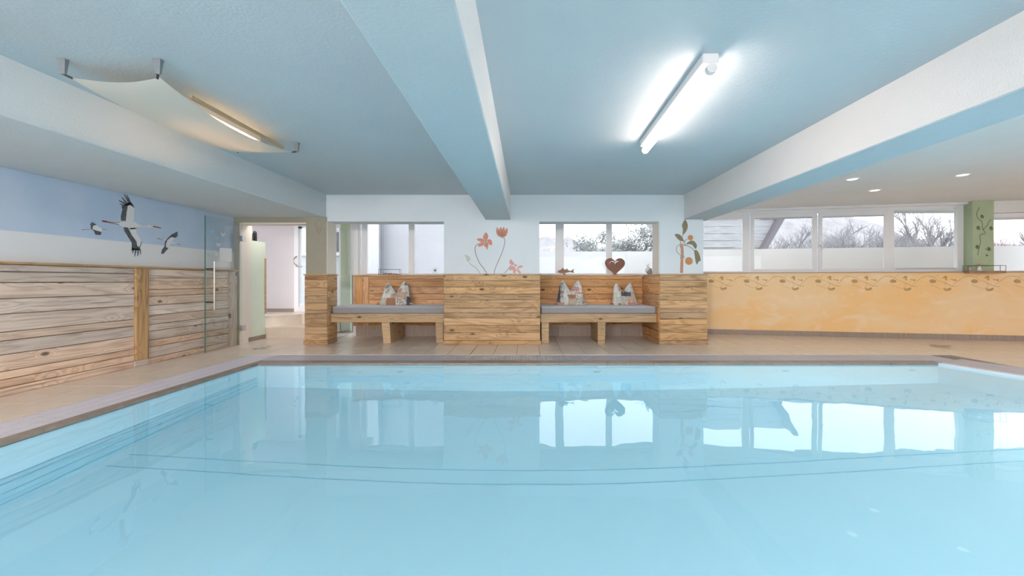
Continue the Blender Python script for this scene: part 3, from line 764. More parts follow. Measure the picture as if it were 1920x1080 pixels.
# window right of the pillar
a = g1; b = a+2.0
rb('lintel', a, 8.2, .12, .32, 2.25, ZT, PLASTER)
fr(w5, a, a+.012, ZB, 2.25); fr(w5, a, b, 2.17, 2.25); fr(w5, a, b, ZB, 1.225); fr(w5, b-.06, b, ZB, 2.25); gl(w5, a+.012, b-.06, 1.225, 2.17)
fr(w5, a, b, 2.13, 2.165, .18, .21, FRAMEG)

# room ends outside the frame
bm = bmesh.new(); box(bm, 10.6, 10.8, -4.2, 7.6, 0, ZC); struct('wall_right', bm, PLASTER)
bm = bmesh.new()
for a in ((-4.8, .2), (5.9, 10.8)): box(bm, a[0], a[1], -4.3, -4.1, 0, ZC)
box(bm, .2, 5.9, -4.3, -4.1, 0, .9); box(bm, .2, 5.9, -4.3, -4.1, 2.2, ZC)  # opening added to let more sky light in from behind
struct('wall_near', bm, PLASTER)

# ------------------------------------------------------------------ glass door on the left
gd = thing('glass_door', 'frameless clear glass door standing open against the left cladding', 'glass door', (-4.61, 6.55, 0))
obj('glass_leaf', B(-4.615, -4.605, 6.135, 6.93, .012, 1.985), GLASSD, gd)
obj('glass_edge', B(-4.6165, -4.6035, 6.130, 6.135, .012, 1.985), GLASSE, gd, label='green tinted glass edge')
for sx, xx in ((1, -4.545), (-1, -4.675)):
    h = obj('handle', T([(xx, 6.225, .62), (xx, 6.225, 1.33)], .011, 10), STEEL, gd, smooth=False, label='brushed steel pull bar')
    bm = bmesh.new()
    for z_ in (.73, 1.22): tube(bm, [(xx, 6.225, z_), (-4.61+sx*.005, 6.225, z_)], .009, 8)
    hh = obj('standoff', bm, DARKGAP, gd); hh.parent = h
for z_ in (.28, 1.73): obj('hinge_clamp', B(-4.63, -4.585, 6.90, 6.99, z_-.045, z_+.045, bev=.004), STEEL, gd)
# things stuck on the glass
def onglass(q): p = on_x(q[0], q[1], -4.6035); return p
SKYB = mat('light_blue_sticker', (.34, .56, .76), .6)
PAPER = mat('white_paper', (.80, .80, .82), .7, noise=.05, nscale=20)
pts = [(411.5, 464.5), (435, 466), (435, 491), (411.5, 489)]
o = painted('paper_notice', None, onglass, PAPER, polys=[pts]); cat(o, 'notice', 'white paper sheet stuck on the open glass door')
def bfly(cx, cy, s, m):
    L = [(cx, cy-.2*s), (cx-.9*s, cy-1.0*s), (cx-1.0*s, cy-.1*s), (cx-.3*s, cy+.1*s), (cx-.8*s, cy+.9*s), (cx-.1*s, cy+.8*s), (cx, cy+.2*s)]
    Rr = [(2*cx-a+.2, b) for a, b in L]
    return [L, Rr]
for (cx, cy, s, c, lab) in ((397, 434, 4, 0, 'uppermost pale blue butterfly sticker on the glass door'), (407, 446, 4, 0, 'blue butterfly sticker at mid height of the group on the glass door'), (418, 440, 4, 1, 'whitish butterfly sticker beside the blue ones on the glass door'), (393, 462, 3, 0, 'small blue butterfly sticker near the glass door edge'), (410, 459, 4, 1, 'white butterfly sticker just above the paper notice'), (391, 478, 3, 0, 'lowest blue butterfly sticker near the handle'), (406, 477, 3, 1, 'small white butterfly sticker beside the paper notice')):
    o = painted('butterfly_sticker', None, onglass, SKYB if c == 0 else PAPER, polys=bfly(cx, cy, s, None)); cat(o, 'sticker', lab, 'butterfly stickers on the glass door')

# ------------------------------------------------------------------ storks painted on the left wall
SB = mat('stork_white', (.76, .77, .78), .85, noise=.06, nscale=20)
SK = mat('stork_black', (.035, .04, .045), .85, noise=.5, nscale=40, c2=(.14, .15, .17))
SR = mat('stork_red', (.36, .14, .12), .85)
def c8(X): return lambda q: on_x(130+q[0]*.148148, 340+q[1]*.148148, X)
def stork(label, white, black, red, strokes_b=(), strokes_r=()):
    t = thing('painted_stork', label, 'wall painting', (0, 0, 0), 'painted storks on the left wall')
    t.location = c8(-4.775)(white[0][0])
    painted('white_plumage', t, c8(-4.7785), SB, polys=white)
    painted('black_feathers', t, c8(-4.7775), SK, polys=black, strokes=strokes_b)
    if red:
        painted('beak', t, c8(-4.7772), SR, polys=red[:1]); painted('foot', t, c8(-4.7772), SR, polys=red[1:])
        for s_ in strokes_r: painted('leg', t, c8(-4.7772), SR, strokes=[s_])
    else:
        for nm_, s_ in zip(('leg', 'beak'), strokes_r): painted(nm_, t, c8(-4.7772), SR, strokes=[s_])
upw = [(740, 300), (800, 300), (825, 340), (820, 440), (815, 510), (720, 505), (700, 430)]
lww = [(760, 590), (845, 590), (850, 660), (895, 720), (908, 760), (890, 830), (850, 820), (800, 700)]
body = smooth_pts([(560, 500), (640, 515), (740, 505), (830, 515), (880, 550), (960, 565), (1030, 545), (1065, 560), (1050, 582), (960, 580), (880, 578), (830, 605), (740, 600), (650, 560)], 3, True)
ub = [(655, 500), (652, 440), (672, 360), (660, 315), (700, 300), (740, 270), (790, 290), (825, 338), (770, 300), (740, 310), (725, 400), (715, 500)]
uf = [([(760, 290), (735, 230), (692, 160)], [26, 20, 8]), ([(775, 290), (755, 230), (728, 172)], [24, 18, 8]), ([(740, 300), (705, 250), (662, 202)], [24, 18, 8]), ([(720, 300), (680, 268), (624, 240)], [24, 18, 8]), ([(710, 310), (680, 300), (636, 284)], [20, 14, 6]), ([(780, 270), (805, 310), (824, 336)], [16, 14, 5])]
lb = [(688, 580), (735, 582), (790, 680), (850, 760), (860, 820), (895, 830), (890, 870), (790, 870), (790, 780), (735, 690), (700, 630)]
lf = [([(810, 840), (795, 870), (783, 880)], [20, 14, 5]), ([(820, 850), (805, 890), (792, 912)], [20, 14, 5]), ([(845, 850), (835, 910), (826, 955)], [22, 16, 6]), ([(870, 850), (870, 900), (864, 948)], [22, 16, 6]), ([(888, 850), (900, 890), (904, 932)], [18, 12, 5]), ([(895, 830), (908, 790), (910, 755)], [10, 9, 4])]
stork('large white stork in flight painted centrally on the blue wall', [upw, lww, body], [ub, lb], [[(1058, 560), (1165, 585), (1158, 597), (1060, 580)], [(405, 490), (470, 498), (475, 522), (420, 515)]], uf+lf, [([(440, 505), (540, 520), (640, 518)], [12, 8, 8]), ([(470, 515), (560, 535), (630, 546)], [10, 7, 7]), ([(1026, 552), (1048, 553)], [6, 5])])
stork('small distant stork painted left of the large stork', [[(285, 560), (340, 555), (410, 600), (415, 640), (340, 625), (290, 600)]], [[(262, 545), (290, 515), (345, 548), (300, 560), (290, 605), (350, 625), (410, 640), (395, 680), (330, 675), (315, 630), (272, 600), (276, 560)]], [], [], [([(162, 612), (200, 610), (270, 606)], [10, 5, 4]), ([(415, 610), (470, 607)], [4, 6])])
stork('small painted stork with grey wings right of the large stork', [[(1180, 735), (1235, 735), (1300, 705), (1350, 705), (1300, 760), (1380, 795), (1290, 780), (1255, 840), (1222, 820), (1220, 750)]], [[(1232, 735), (1290, 675), (1370, 635), (1372, 690), (1345, 715), (1290, 705), (1240, 745), (1222, 800), (1225, 835), (1255, 845), (1190, 920), (1162, 915), (1170, 870), (1205, 820), (1212, 760)]], [], [], [([(1112, 722), (1150, 732), (1190, 740)], [10, 6, 5]), ([(1365, 790), (1405, 803)], [10, 5])])

# ------------------------------------------------------------------ painted flowers above the centre pier
def onpier(Y): return lambda q: at(860+q[0]*.08794, 420+q[1]*.08794, Y)
PET = mat('petal_red', (.50, .17, .12), .85, noise=.3, nscale=60, c2=(.62, .30, .22))
PETP = mat('petal_pink', (.62, .27, .24), .85, noise=.3, nscale=60, c2=(.70, .42, .36))
STM = mat('stem_brown', (.30, .22, .18), .85)
STG = mat('stem_green', (.30, .38, .28), .85)
def flower(label, petals, stem, m, sw=14, centre=None, lines=(), sm=STM, pmat=None):
    t = thing('painted_flower', label, 'wall painting', tuple(onpier(7.0)(stem[-1])), 'painted flowers above the centre pier')
    painted('stem', t, onpier(7.0185), sm, strokes=[(smooth_pts(stem), sw)])
    for p in petals: painted('petal', t, onpier(7.0175), m, polys=[smooth_pts(p, 4, True)])
    if centre: painted('flower_centre', t, onpier(7.0165), STG, polys=[[(centre[0]+centre[2]*math.cos(a*.7), centre[1]+centre[2]*math.sin(a*.7)) for a in range(9)]])
    if lines: painted('petal_line', t, onpier(7.0166), STM, strokes=[(l, 7) for l in lines])
flower('red star shaped painted flower on a curving stem', [[(585, 180), (630, 250), (610, 330), (565, 350), (520, 290), (545, 220)], [(380, 328), (440, 305), (520, 320), (545, 370), (480, 385), (420, 355)], [(540, 385), (530, 450), (460, 480), (410, 478), (440, 420), (490, 390)], [(560, 390), (620, 400), (635, 450), (600, 555), (585, 500), (545, 470)], [(600, 350), (660, 325), (705, 360), (712, 445), (660, 440), (620, 390)]], [(430, 418), (370, 460), (350, 560), (390, 710), (450, 840), (520, 930), (600, 1050)], PET, 16, (572, 368, 28))
flower('red tulip shaped painted flower on a tall stem', [[(800, 150), (822, 65), (850, 150), (870, 270), (820, 220)], [(850, 160), (900, 60), (925, 150), (925, 275), (870, 262)], [(915, 150), (962, 60), (985, 150), (960, 272), (920, 275)], [(980, 160), (1032, 85), (1046, 160), (1010, 250), (955, 272)]], [(965, 285), (985, 370), (960, 500), (900, 670), (820, 850), (770, 980), (758, 1050)], PET, 14, (935, 285, 20), [[(860, 110), (885, 250)], [(905, 100), (920, 250)], [(965, 100), (950, 250)]])
flower('low pink painted flower beside a second bud', [[(1103, 755), (1165, 810), (1190, 865), (1130, 870), (1085, 830)], [(1240, 960), (1270, 905), (1330, 885), (1375, 912), (1310, 935)], [(1160, 960), (1215, 950), (1225, 1000), (1200, 1050), (1170, 1045)], [(1235, 965), (1290, 980), (1330, 1045), (1290, 1052), (1250, 1010)], [(1070, 970), (1120, 900), (1190, 900), (1200, 935), (1130, 985)]], [(1120, 870), (1070, 940), (1020, 1000), (980, 1050)], PETP, 12, (1215, 880, 22))
flower('grey green painted bud on a thin bent stem', [[(120, 660), (200, 670), (255, 740), (210, 800), (165, 770), (150, 710)]], [(205, 790), (260, 860), (360, 930), (410, 990), (455, 1050)], mat('bud_grey', (.36, .38, .33), .85, noise=.5, nscale=80, c2=(.66, .68, .68)), 9)

# apricot branch on the right pier
def onp2(Y): return lambda q: at(1250+q[0]*.10652, 405+q[1]*.10652, Y)
LEAF = mat('olive_leaf', (.24, .20, .12), .85, noise=.2, nscale=30)
APR = mat('apricot_orange', (.56, .25, .10), .85, noise=.3, nscale=25, c2=(.42, .18, .08))
TRK = mat('painted_trunk', (.50, .28, .18), .85, noise=.2, nscale=15)
ab = thing('painted_branch', 'painted apricot branch with two fruits above the right clad pier', 'wall painting', tuple(onp2(7.0)((265, 1000))))
painted('branch_trunk', ab, onp2(7.0185), TRK, polys=[[(235, 490), (285, 490), (300, 600), (298, 690), (310, 700), (295, 740), (290, 1000), (235, 1000), (245, 760), (235, 730), (250, 700), (245, 560), (232, 545)]])
for pl_ in ([(325, 65), (372, 160), (350, 260), (285, 330), (285, 230), (270, 160)], [(142, 322), (215, 320), (265, 365), (302, 440), (230, 430), (180, 385)], [(345, 500), (390, 450), (470, 435), (532, 510), (508, 580), (450, 510), (400, 495)], [(485, 620), (520, 598), (570, 660), (600, 780), (565, 800), (535, 855), (510, 800), (495, 700)]):
    painted('leaf', ab, onp2(7.0170), LEAF, polys=[smooth_pts(pl_, 3, True)])
for (cx, cy, r_) in ((418, 383, 48), (392, 793, 68)):
    painted('apricot', ab, onp2(7.0172), APR, polys=[[(cx+r_*math.cos(a*math.pi/12), cy+r_*math.sin(a*math.pi/12)) for a in range(24)]])
painted('tendril', ab, onp2(7.0178), STM, strokes=[(smooth_pts(p), 11) for p in ([(285, 330), (275, 370), (290, 430), (320, 460), (315, 500), (290, 515)], [(250, 400), (240, 450), (250, 490)], [(365, 408), (310, 440), (290, 480)], [(300, 515), (380, 530), (450, 570), (490, 625)], [(235, 500), (180, 540), (175, 620), (230, 680), (330, 740)], [(345, 500), (320, 520)])])

# small drawing on the beige pier
def onb(q): return at(440+q[0]*.10187, 410+q[1]*.10187, 6.984)
dr = thing('painted_sprig', 'thin brown sprig drawing on the beige pier', 'wall painting', tuple(onb((1550, 200))))
painted('sprig_line', dr, onb, STM, strokes=[(smooth_pts(p), 10) for p in ([(1555, 0), (1520, 40), (1500, 100), (1505, 180), (1520, 260)], [(1450, 105), (1480, 100), (1500, 85)], [(1590, 80), (1600, 150), (1590, 220), (1550, 270)], [(1510, 150), (1550, 200), (1510, 230)], [(1560, 150), (1580, 200), (1550, 240), (1520, 200)], [(1630, 200), (1665, 195)], [(1540, 260), (1570, 290)])])

# vine motif on the ochre parapet
VINE = mat('brown_stencil', (.40, .23, .09), .85, noise=.3, nscale=9, c2=(.62, .42, .20))
def vq(q): return Vector(((q[0]-165)*.0028, -.0015, 1.19-.048-(q[1]-578)*.0031))
bm = bmesh.new()
def vp(pts): flat_poly(bm, [vq(q) for q in pts])
def vstr(pts, w):
    L, Rr = stroke2d(smooth_pts(pts, 4), w); l = [bm.verts.new(vq(q)) for q in L]; r = [bm.verts.new(vq(q)) for q in Rr]
    for i in range(len(l)-1): bm.faces.new((l[i], l[i+1], r[i+1], r[i]))
for p, w in (([(100, 610), (125, 590), (155, 583), (190, 590), (210, 605), (245, 618), (290, 640), (320, 640)], 2.4), ([(190, 590), (215, 575)], 1.6), ([(170, 632), (205, 645), (230, 655)], 1.6), ([(235, 655), (255, 640), (250, 620)], 1.6), ([(285, 640), (310, 620), (325, 605)], 1.6), ([(60, 600), (75, 605), (85, 600)], 3)): vstr(p, w)
def blob(cx, cy, a, b, n=10): vp([(cx+a*math.cos(2*math.pi*i/n)*(1+.2*(i % 2)), cy+b*math.sin(2*math.pi*i/n)*(1+.2*(i % 2))) for i in range(n)])
vp(smooth_pts([(165, 612), (180, 600), (200, 606), (203, 618), (180, 622)], 3, True)); blob(254, 588, 9, 7); blob(257, 601, 6, 5)
vp(smooth_pts([(245, 650), (262, 655), (282, 648), (285, 660), (265, 668), (248, 666)], 3, True)); blob(85, 607, 4, 5, 6); blob(250, 592, 14, 3, 8)
for z_ in (-.1,): pass
bmesh.ops.recalc_face_normals(bm, faces=bm.faces)
vme = bpy.data.meshes.new('painted_vine'); bm.to_mesh(vme); bm.free(); vme.materials.append(VINE)
for px in (1328, 1394, 1461, 1528, 1596, 1668, 1742, 1820, 1900):
    o = bpy.data.objects.new('painted_vine', vme); COL.objects.link(o); o.parent = wr; o.location = (spx(px, 0)[0], 0, 0)
# vine on green pillar
VING = mat('olive_stencil', (.15, .18, .08), .85, noise=.3, nscale=20)
def pq(q):
    s, Y = spx(1600+q[0]*.315, .018); return Vector((s, .0185, zz(340+q[1]*.315, Y)))
bm = bmesh.new()
def add_strokes(bm, mp, lst, w):
    for p in lst:
        L, Rr = stroke2d(smooth_pts(p, 4), w); l = [bm.verts.new(mp(q)) for q in L]; r = [bm.verts.new(mp(q)) for q in Rr]
        for i in range(len(l)-1): bm.faces.new((l[i], l[i+1], r[i+1], r[i]))
add_strokes(bm, pq, [[(750, 155), (735, 190), (742, 220), (765, 240), (770, 280), (785, 310), (755, 320), (757, 360), (748, 400), (740, 440)], [(820, 225), (805, 245), (800, 262)], [(785, 400), (805, 410), (800, 390)], [(770, 290), (790, 270), (800, 262)]], 4)
for cx, cy, a, b in ((766, 208, 11, 12), (744, 276, 12, 14), (820, 278, 11, 14), (738, 390, 12, 13), (808, 402, 11, 12), (795, 440, 6, 5)):
    add_strokes(bm, pq, [[(cx+a*math.cos(t_*.7)*(1-t_*.05), cy+b*math.sin(t_*.7)*(1-t_*.05)) for t_ in range(13)]], 4)
    flat_poly(bm, [pq((cx+a*.6*math.cos(t_*.9), cy+b*.6*math.sin(t_*.9))) for t_ in range(7)])
obj('painted_vine', bm, VING, gpil, local=True)

# floor ornaments: faint inlaid scrolls
ORN = mat('floor_inlay', (.40, .33, .27), .6)
def ornament(px, py, w, h):
    bm = bmesh.new()
    def fq(q): Y = 1.05*F/(py+q[1]-526); return Vector(((px+q[0]-986)/F*Y, Y, .0022))
    rr = random.Random(int(px))
    for k in range(9):
        cx, cy = rr.uniform(-w, w), rr.uniform(-h, h); r_ = rr.uniform(.2, .4)
        add_strokes(bm, fq, [[(cx+w*r_*math.cos(t_*.8+k), cy+h*r_*math.sin(t_*.8+k)) for t_ in range(7)]], .45)
    obj('floor_inlay', bm, ORN, floor)
ornament(491, 652, 16, 3.5); ornament(1765, 650, 22, 4)

# ------------------------------------------------------------------ ledge decorations
def curve_plate(name, outlines, th, m, parent, label=None):
    cu = bpy.data.curves.new(name, 'CURVE'); cu.dimensions = '2D'; cu.fill_mode = 'BOTH'; cu.extrude = th/2; cu.bevel_depth = .0015
    for o_ in outlines:
        sp = cu.splines.new('POLY'); sp.points.add(len(o_)-1)
        for p, q in zip(sp.points, o_): p.co = (q[0], q[1], 0, 1)
        sp.use_cyclic_u = True
    tmp = bpy.data.objects.new('tmp', cu); COL.objects.link(tmp)
    me = bpy.data.meshes.new_from_object(tmp.evaluated_get(bpy.context.evaluated_depsgraph_get())); bpy.data.objects.remove(tmp)
    me.transform(Matrix.Rotation(math.pi/2, 4, 'X')); me.materials.clear(); me.materials.append(m)
    o = bpy.data.objects.new(name, me); COL.objects.link(o)
    if parent: o.parent = parent
    if label: o['label'] = label
    return o
LZ = 1.156
h0 = at(1153, 513, 8.08)
ht = thing('heart_ornament', 'rusty steel heart on a small foot standing on the bench ledge', 'ornament', (h0.x, 8.08, LZ))
def hx(t): return (.0118*16*math.sin(t)**3, .0125*(13*math.cos(t)-5*math.cos(2*t)-2*math.cos(3*t)-math.cos(4*t)) + .19)
outer = [(x, y*.93) for x, y in (hx(2*math.pi*i/60) for i in range(60))]
def cres(sgn):
    a = [(sgn*(.055)-sgn*.0+.055*math.cos(t_), .20+.058*math.sin(t_)) for t_ in [math.pi*(.10+.95*i/14) if sgn < 0 else math.pi*(1.02-.62*i/14) for i in range(15)]]
    L, Rr = stroke2d(a, [.006+.014*math.sin(math.pi*i/14) for i in range(15)])
    return L + Rr[::-1]
curve_plate('heart_plate', [outer, cres(-1), cres(1)], .006, RUST, ht)
obj('foot', B(-.05, .05, -.04, .04, 0, .008, bev=.002), RUST, ht, local=True)
# fish
f0 = at(1060, 513, 8.06)
FISHM = mat('carved_wood', (.40, .24, .16), .7, noise=.35, nscale=22)
ft = thing('wooden_fish', 'carved brown wooden fish standing on the bench ledge', 'fish ornament', (f0.x, 8.06, LZ))
bm = bmesh.new(); tube(bm, [(-.145, 0, .062), (-.135, 0, .062), (-.10, 0, .066), (-.05, 0, .07), (.0, 0, .068), (.05, 0, .066), (.09, 0, .068)], [.006, .012, .028, .037, .034, .022, .012], 12)
for v_ in bm.verts: v_.co.y *= .55
obj('fish_body', bm, FISHM, ft, smooth=True, local=True)
curve_plate('tail_fin', [[(.08, .06), (.12, .085), (.165, .115), (.15, .07), (.16, .035), (.12, .05)]], .010, FISHM, ft)
curve_plate('dorsal_fin', [[(-.07, .10), (-.065, .125), (-.04, .128), (-.025, .10)]], .008, FISHM, ft)
curve_plate('dorsal_fin', [[(.01, .095), (.02, .118), (.04, .115), (.05, .09)]], .008, FISHM, ft)
curve_plate('belly_fin', [[(-.04, .04), (-.02, .035), (.01, .0), (-.03, .0)]], .012, FISHM, ft)
# rabbit figurine
r0 = at(1215, 513, 7.95)
rt = thing('stone_figurine', 'small white and grey hare figurine at the end of the bench ledge', 'figurine', (r0.x, 7.9, LZ+.004))
bm = bmesh.new(); ellip(bm, (.015, 0, .045), (.055, .04, .045), 12); ellip(bm, (.03, 0, .085), (.03, .025, .035), 10); obj('figurine_body', bm, STONE, rt, smooth=True, local=True)
bm = bmesh.new(); ellip(bm, (-.01, 0, .125), (.026, .022, .024), 10); tube(bm, [(-.02, .008, .14), (-.04, .012, .19)], [.009, .006], 7); tube(bm, [(-.01, -.008, .14), (-.005, -.012, .20)], [.009, .006], 7)
ellip(bm, (-.045, 0, .075), (.022, .02, .045), 8); obj('figurine_head', bm, WHITEC, rt, smooth=True, local=True)
# wire trays
def wire_tray(x, y, z, w, rotz, label):
    t = thing('wire_tray', label, 'tray', (x, y, z), 'wire framed trays on the ledges', rotz)
    h = .105; d = .12
    obj('tray_base', B(-w/2, w/2, -d/2, d/2, 0, .012, bev=.003), FISHM, t, local=True)
    bm = bmesh.new()
    for sx in (-1, 1):
        for sy in (-1, 1): tube(bm, [(sx*w*.49, sy*d*.46, .01), (sx*w*.49, sy*d*.46, h)], .0035, 6)
    for sy in (-1, 1): tube(bm, [(-w*.49, sy*d*.46, h), (w*.49, sy*d*.46, h)], .0035, 6)
    for sx in (-1, 1): tube(bm, [(sx*w*.49, -d*.46, h), (sx*w*.49, d*.46, h)], .0035, 6)
    obj('wire_frame', bm, WIRE, t, local=True)
    return t
t0_ = at(731, 513, 8.10); wire_tray(t0_.x, 8.10, 1.156, .40, 0, 'black wire framed tray on the ledge above the single cushion')
t = thing('tray_pebble', 'stones and cones lying in the tray above the single cushion', 'stones', (t0_.x, 8.1, 1.168))
for k in range(6):
    bm = bmesh.new(); r_ = R.uniform(.012, .02); ellip(bm, (-.12+k*.05, R.uniform(-.02, .02), r_*.8), (r_*1.2, r_, r_*.8), 8); obj('pebble', bm, STONE if k % 2 else FISHM, t, smooth=True, local=True)
s_, Y_ = spx(1842, .10); p_ = P0 + dW*s_ + nW*(-.0+.01)
s_ = spx(1842, -.02)[0]; p_ = P0 + dW*s_ + nW*.075
# tray sits on the ledge in front of the pillar: ledge is deepened here by a small shelf
rb('shelf', spx(1808, 0)[0], spx(1875, 0)[0], -.12, .0, 1.178, 1.19, FISHM)
wt = wire_tray(*(P0+dW*s_+nW*(-.055))[:2], 1.205, .56, PH, 'black wire framed tray on the ledge at the green pillar')
wt.location.z = 1.2055
rb('shelf_front', spx(1808, 0)[0], spx(1875, 0)[0], -.12, -.015, 1.19, 1.205, FISHM)
def gnome(s, o_, sc, label, red):
    pp = P0+dW*s+nW*o_
    t = thing('gnome_figurine', label, 'figurine', (pp.x, pp.y, 1.2175))
    bm = bmesh.new(); lathe(bm, [(.022*sc, 0), (.026*sc, .02*sc), (.016*sc, .05*sc)], 0, 0, 12); obj('figurine_body', bm, WHITEC if not red else RED, t, smooth=True, local=True)
    bm = bmesh.new(); ellip(bm, (0, 0, .062*sc), (.017*sc, .017*sc, .017*sc), 10); obj('figurine_head', bm, WHITEC, t, smooth=True, local=True)
    bm = bmesh.new(); lathe(bm, [(.018*sc, .07*sc), (.012*sc, .09*sc), (.003*sc, .11*sc)], 0, 0, 10); obj('cap', bm, RED if red else PNK, t, smooth=True, local=True)
gnome(spx(1836, -.05)[0], -.055, 1.15, 'small white figure with a pink cap in the tray at the green pillar', False)
gnome(spx(1819, -.05)[0], -.055, .75, 'small red figure in the tray at the green pillar', True)
# snowflake sticker on window pane
sf = at(816, 507, 8.24)
t = thing('star_sticker', 'grey snowflake sticker low on the window above the left bench', 'sticker', (sf.x, 8.24, sf.z))
bm = bmesh.new()
for k in range(4):
    a_ = k*math.pi/4; c_, s_2 = math.cos(a_), math.sin(a_)
    L = .075; w_ = .007
    vsx = [bm.verts.new((c_*L*i-s_2*w_*j, 0, s_2*L*i+c_*w_*j)) for i, j in ((-1, -.3), (0, -1), (1, -.3), (1, .3), (0, 1), (-1, .3))]
    bm.faces.new(vsx)
obj('snowflake', bm, FRAMEG, t, local=True)

# ------------------------------------------------------------------ lamps
TUBEM = emis('tube_light', (1.0, .78, .66), TUBE)
def tube_lamp(x0, y0, x1, y1, label, m=TUBEM):
    L = math.hypot(x1-x0, y1-y0); a = math.atan2(y1-y0, x1-x0)
    t = thing('tube_lamp', label, 'ceiling lamp', ((x0+x1)/2, (y0+y1)/2, ZC-.125), None, a)
    obj('lamp_body', B(-L/2+.02, L/2-.02, -.05, .05, .062, .125, bev=.006), FRAME, t, local=True)
    o = obj('light_tube', T([(-L/2+.04, 0, .022), (L/2-.04, 0, .022)], .030, 14), m, t, local=True, smooth=False)
    for s in (-1, 1): obj('end_cap', T([(s*(L/2-.04), 0, .024), (s*L/2, 0, .024)], [.034, .031], 14), WHITEC, t, local=True, smooth=False)
    obj('clip', B(.28, .31, .035, .05, .045, .07), BASETILE, t, local=True)
tube_lamp(1.20, 4.32, 1.145, 2.62, 'switched on tube lamp on the ceiling between the two beams')
FILL_TUBE = emis('fill_tube_light', (1.0, .88, .82), TUBE*3.4)  # unseen tubes added around the view as fill light
for (x, y, lab) in ((1.1, -1.4, 'added fill tube behind the viewpoint in line with the visible one'), (5.0, .2, 'added fill tube over the right deck behind the frame'), (-2.3, .1, 'added fill tube by the lowered ceiling strip, outside the frame'),
                    (10.1, 3.2, 'added fill tube in the right bay, outside the frame'), (-2.2, -2.6, 'added fill tube nearest the rear wall on the left'), (5.2, -2.6, 'added fill tube nearest the rear wall on the right')):
    tube_lamp(x, y+.8, x, y-.8, lab, FILL_TUBE)
FLOOD = emis('wall_fill_light', (1.0, .90, .85), WALL_FILL)  # flat panels added behind the viewpoint to light the far walls
for x, lab in ((-2.6, 'unseen fill panel added on the rear wall, nearer the clad wall'), (-.4, 'unseen fill panel added on the rear wall, nearer the middle beam')):
    t = thing('wall_fill_panel', lab, 'fill light', (x, -4.1, 2.08))
    obj('panel_housing', B(-.42, .42, .002, .07, -.33, .33, bev=.01), FRAMEG, t, local=True)
    obj('diffuser', B(-.38, .38, .071, .085, -.29, .29), FLOOD, t, local=True)
# sail lamp
sl = thing('sail_lamp', 'cream cloth sail lamp slung under the ceiling by four brackets', 'ceiling lamp', (-2.64, 3.53, 2.36))
bm = bmesh.new(); NX, NYY = 10, 28; g = []
for j in range(NYY+1):
    row = []
    for i in range(NX+1):
        u = i/NX; v_ = j/NYY
        pin = .05*math.sin(math.pi*v_)          # sides pulled in
        x = -2.93+.58*u; x += pin*(.5-u)*2*.6
        yq = 2.74+1.60*v_ ; yq += .04*math.sin(math.pi*u)*(.5-v_)*2
        z_ = 2.355 - .085*math.sin(math.pi*v_)**.8*(1-.15*abs(2*u-1)) - .015*math.sin(math.pi*u)
        row.append(bm.verts.new((x, yq, z_)))
    g.append(row)
for j in range(NYY):
    for i in range(NX): bm.faces.new((g[j][i], g[j][i+1], g[j+1][i+1], g[j+1][i]))
obj('sail_cloth', bm, SAIL, sl, smooth=True)
for (x, yq) in ((-2.95, 2.72), (-2.345, 2.72), (-2.345, 4.36), (-2.95, 4.36)):
    bm = bmesh.new()
    l = [bm.verts.new((x+a*.016, yq+b*.006, 2.365)) for a, b in ((-1, -1), (1, -1), (1, 1), (-1, 1))]; h = [bm.verts.new((x+a*.026, yq+b*.014, ZC-.001)) for a, b in ((-1, -1), (1, -1), (1, 1), (-1, 1))]
    bm.faces.new(l[::-1]); bm.faces.new(h)
    for i in range(4): bm.faces.new((l[i], l[(i+1) % 4], h[(i+1) % 4], h[i]))
    obj('bracket', bm, BRKT, sl)
    sx = 1 if x < -2.6 else -1; sy = 1 if yq < 3 else -1
    obj('hook', T([(x, yq, 2.366), (x+sx*.03, yq+sy*.03, 2.352)], .007, 6), DARKGAP, sl)
obj('lamp_body', B(-2.67, -2.61, 3.25, 4.2, 2.42, ZC-.001), FRAME, sl)
obj('light_tube', T([(-2.64, 3.3, 2.405), (-2.64, 4.15, 2.405)], .014, 10), emis('warm_tube', (1., .60, .30), 7.), sl)
obj('reflector', B(-2.40, -2.385, 3.05, 4.20, 2.345, 2.375), mat('lamp_edge', (.5, .36, .2), .4), sl)
# glowing discs standing in for bright reflections on the right ceiling
for (px, py, lab) in ((1805, 327, 'glowing disc for a ceiling reflection, farthest from the middle beam'), (1640, 356, 'glowing disc for a ceiling reflection, nearest the right windows'), (1598, 335, 'glowing disc for a ceiling reflection, beside the right beam')):
    Yd = 1.41*F/(526-py); xd = (px-986)/F*Yd
    t = thing('reflection_disc', lab, 'ceiling lamp', (xd, Yd, ZC-.006), 'glowing reflection discs in the right ceiling bay')
    bm = bmesh.new(); lathe(bm, [(.08, -.004), (.085, .0), (.085, .006)], 0, 0, 24); obj('disc_rim', bm, FRAME, t, local=True)
    bm = bmesh.new(); lathe(bm, [(.06, -.006), (.062, -.003)], 0, 0, 20); obj('disc_face', bm, emis('disc_glow', (1, .97, .93), .8), t, local=True)

# ------------------------------------------------------------------ outside
GND = mat('snowy_ground', (.35, .36, .37), .95, noise=.2, nscale=.8)
bm = bmesh.new(); box(bm, -80, 120, 9.3, 160, -.6, -.5); struct('terrain', bm, GND)
par = struct('terrace_wall')
q0 = Vector((-2.6, 11.3, 0)); d_ = Vector((1, -.0, 0))
bm = bmesh.new(); prism(bm, [(-1.95, 11.0), (3.6, 11.0), (4.35, 10.40), (11.5, 8.98), (16, 8.05), (16.1, 8.3), (11.6, 9.23), (4.4, 10.65), (3.65, 11.25), (-1.95, 11.25)], -.5, 1.80)
obj('parapet', bm, SNOW, par)
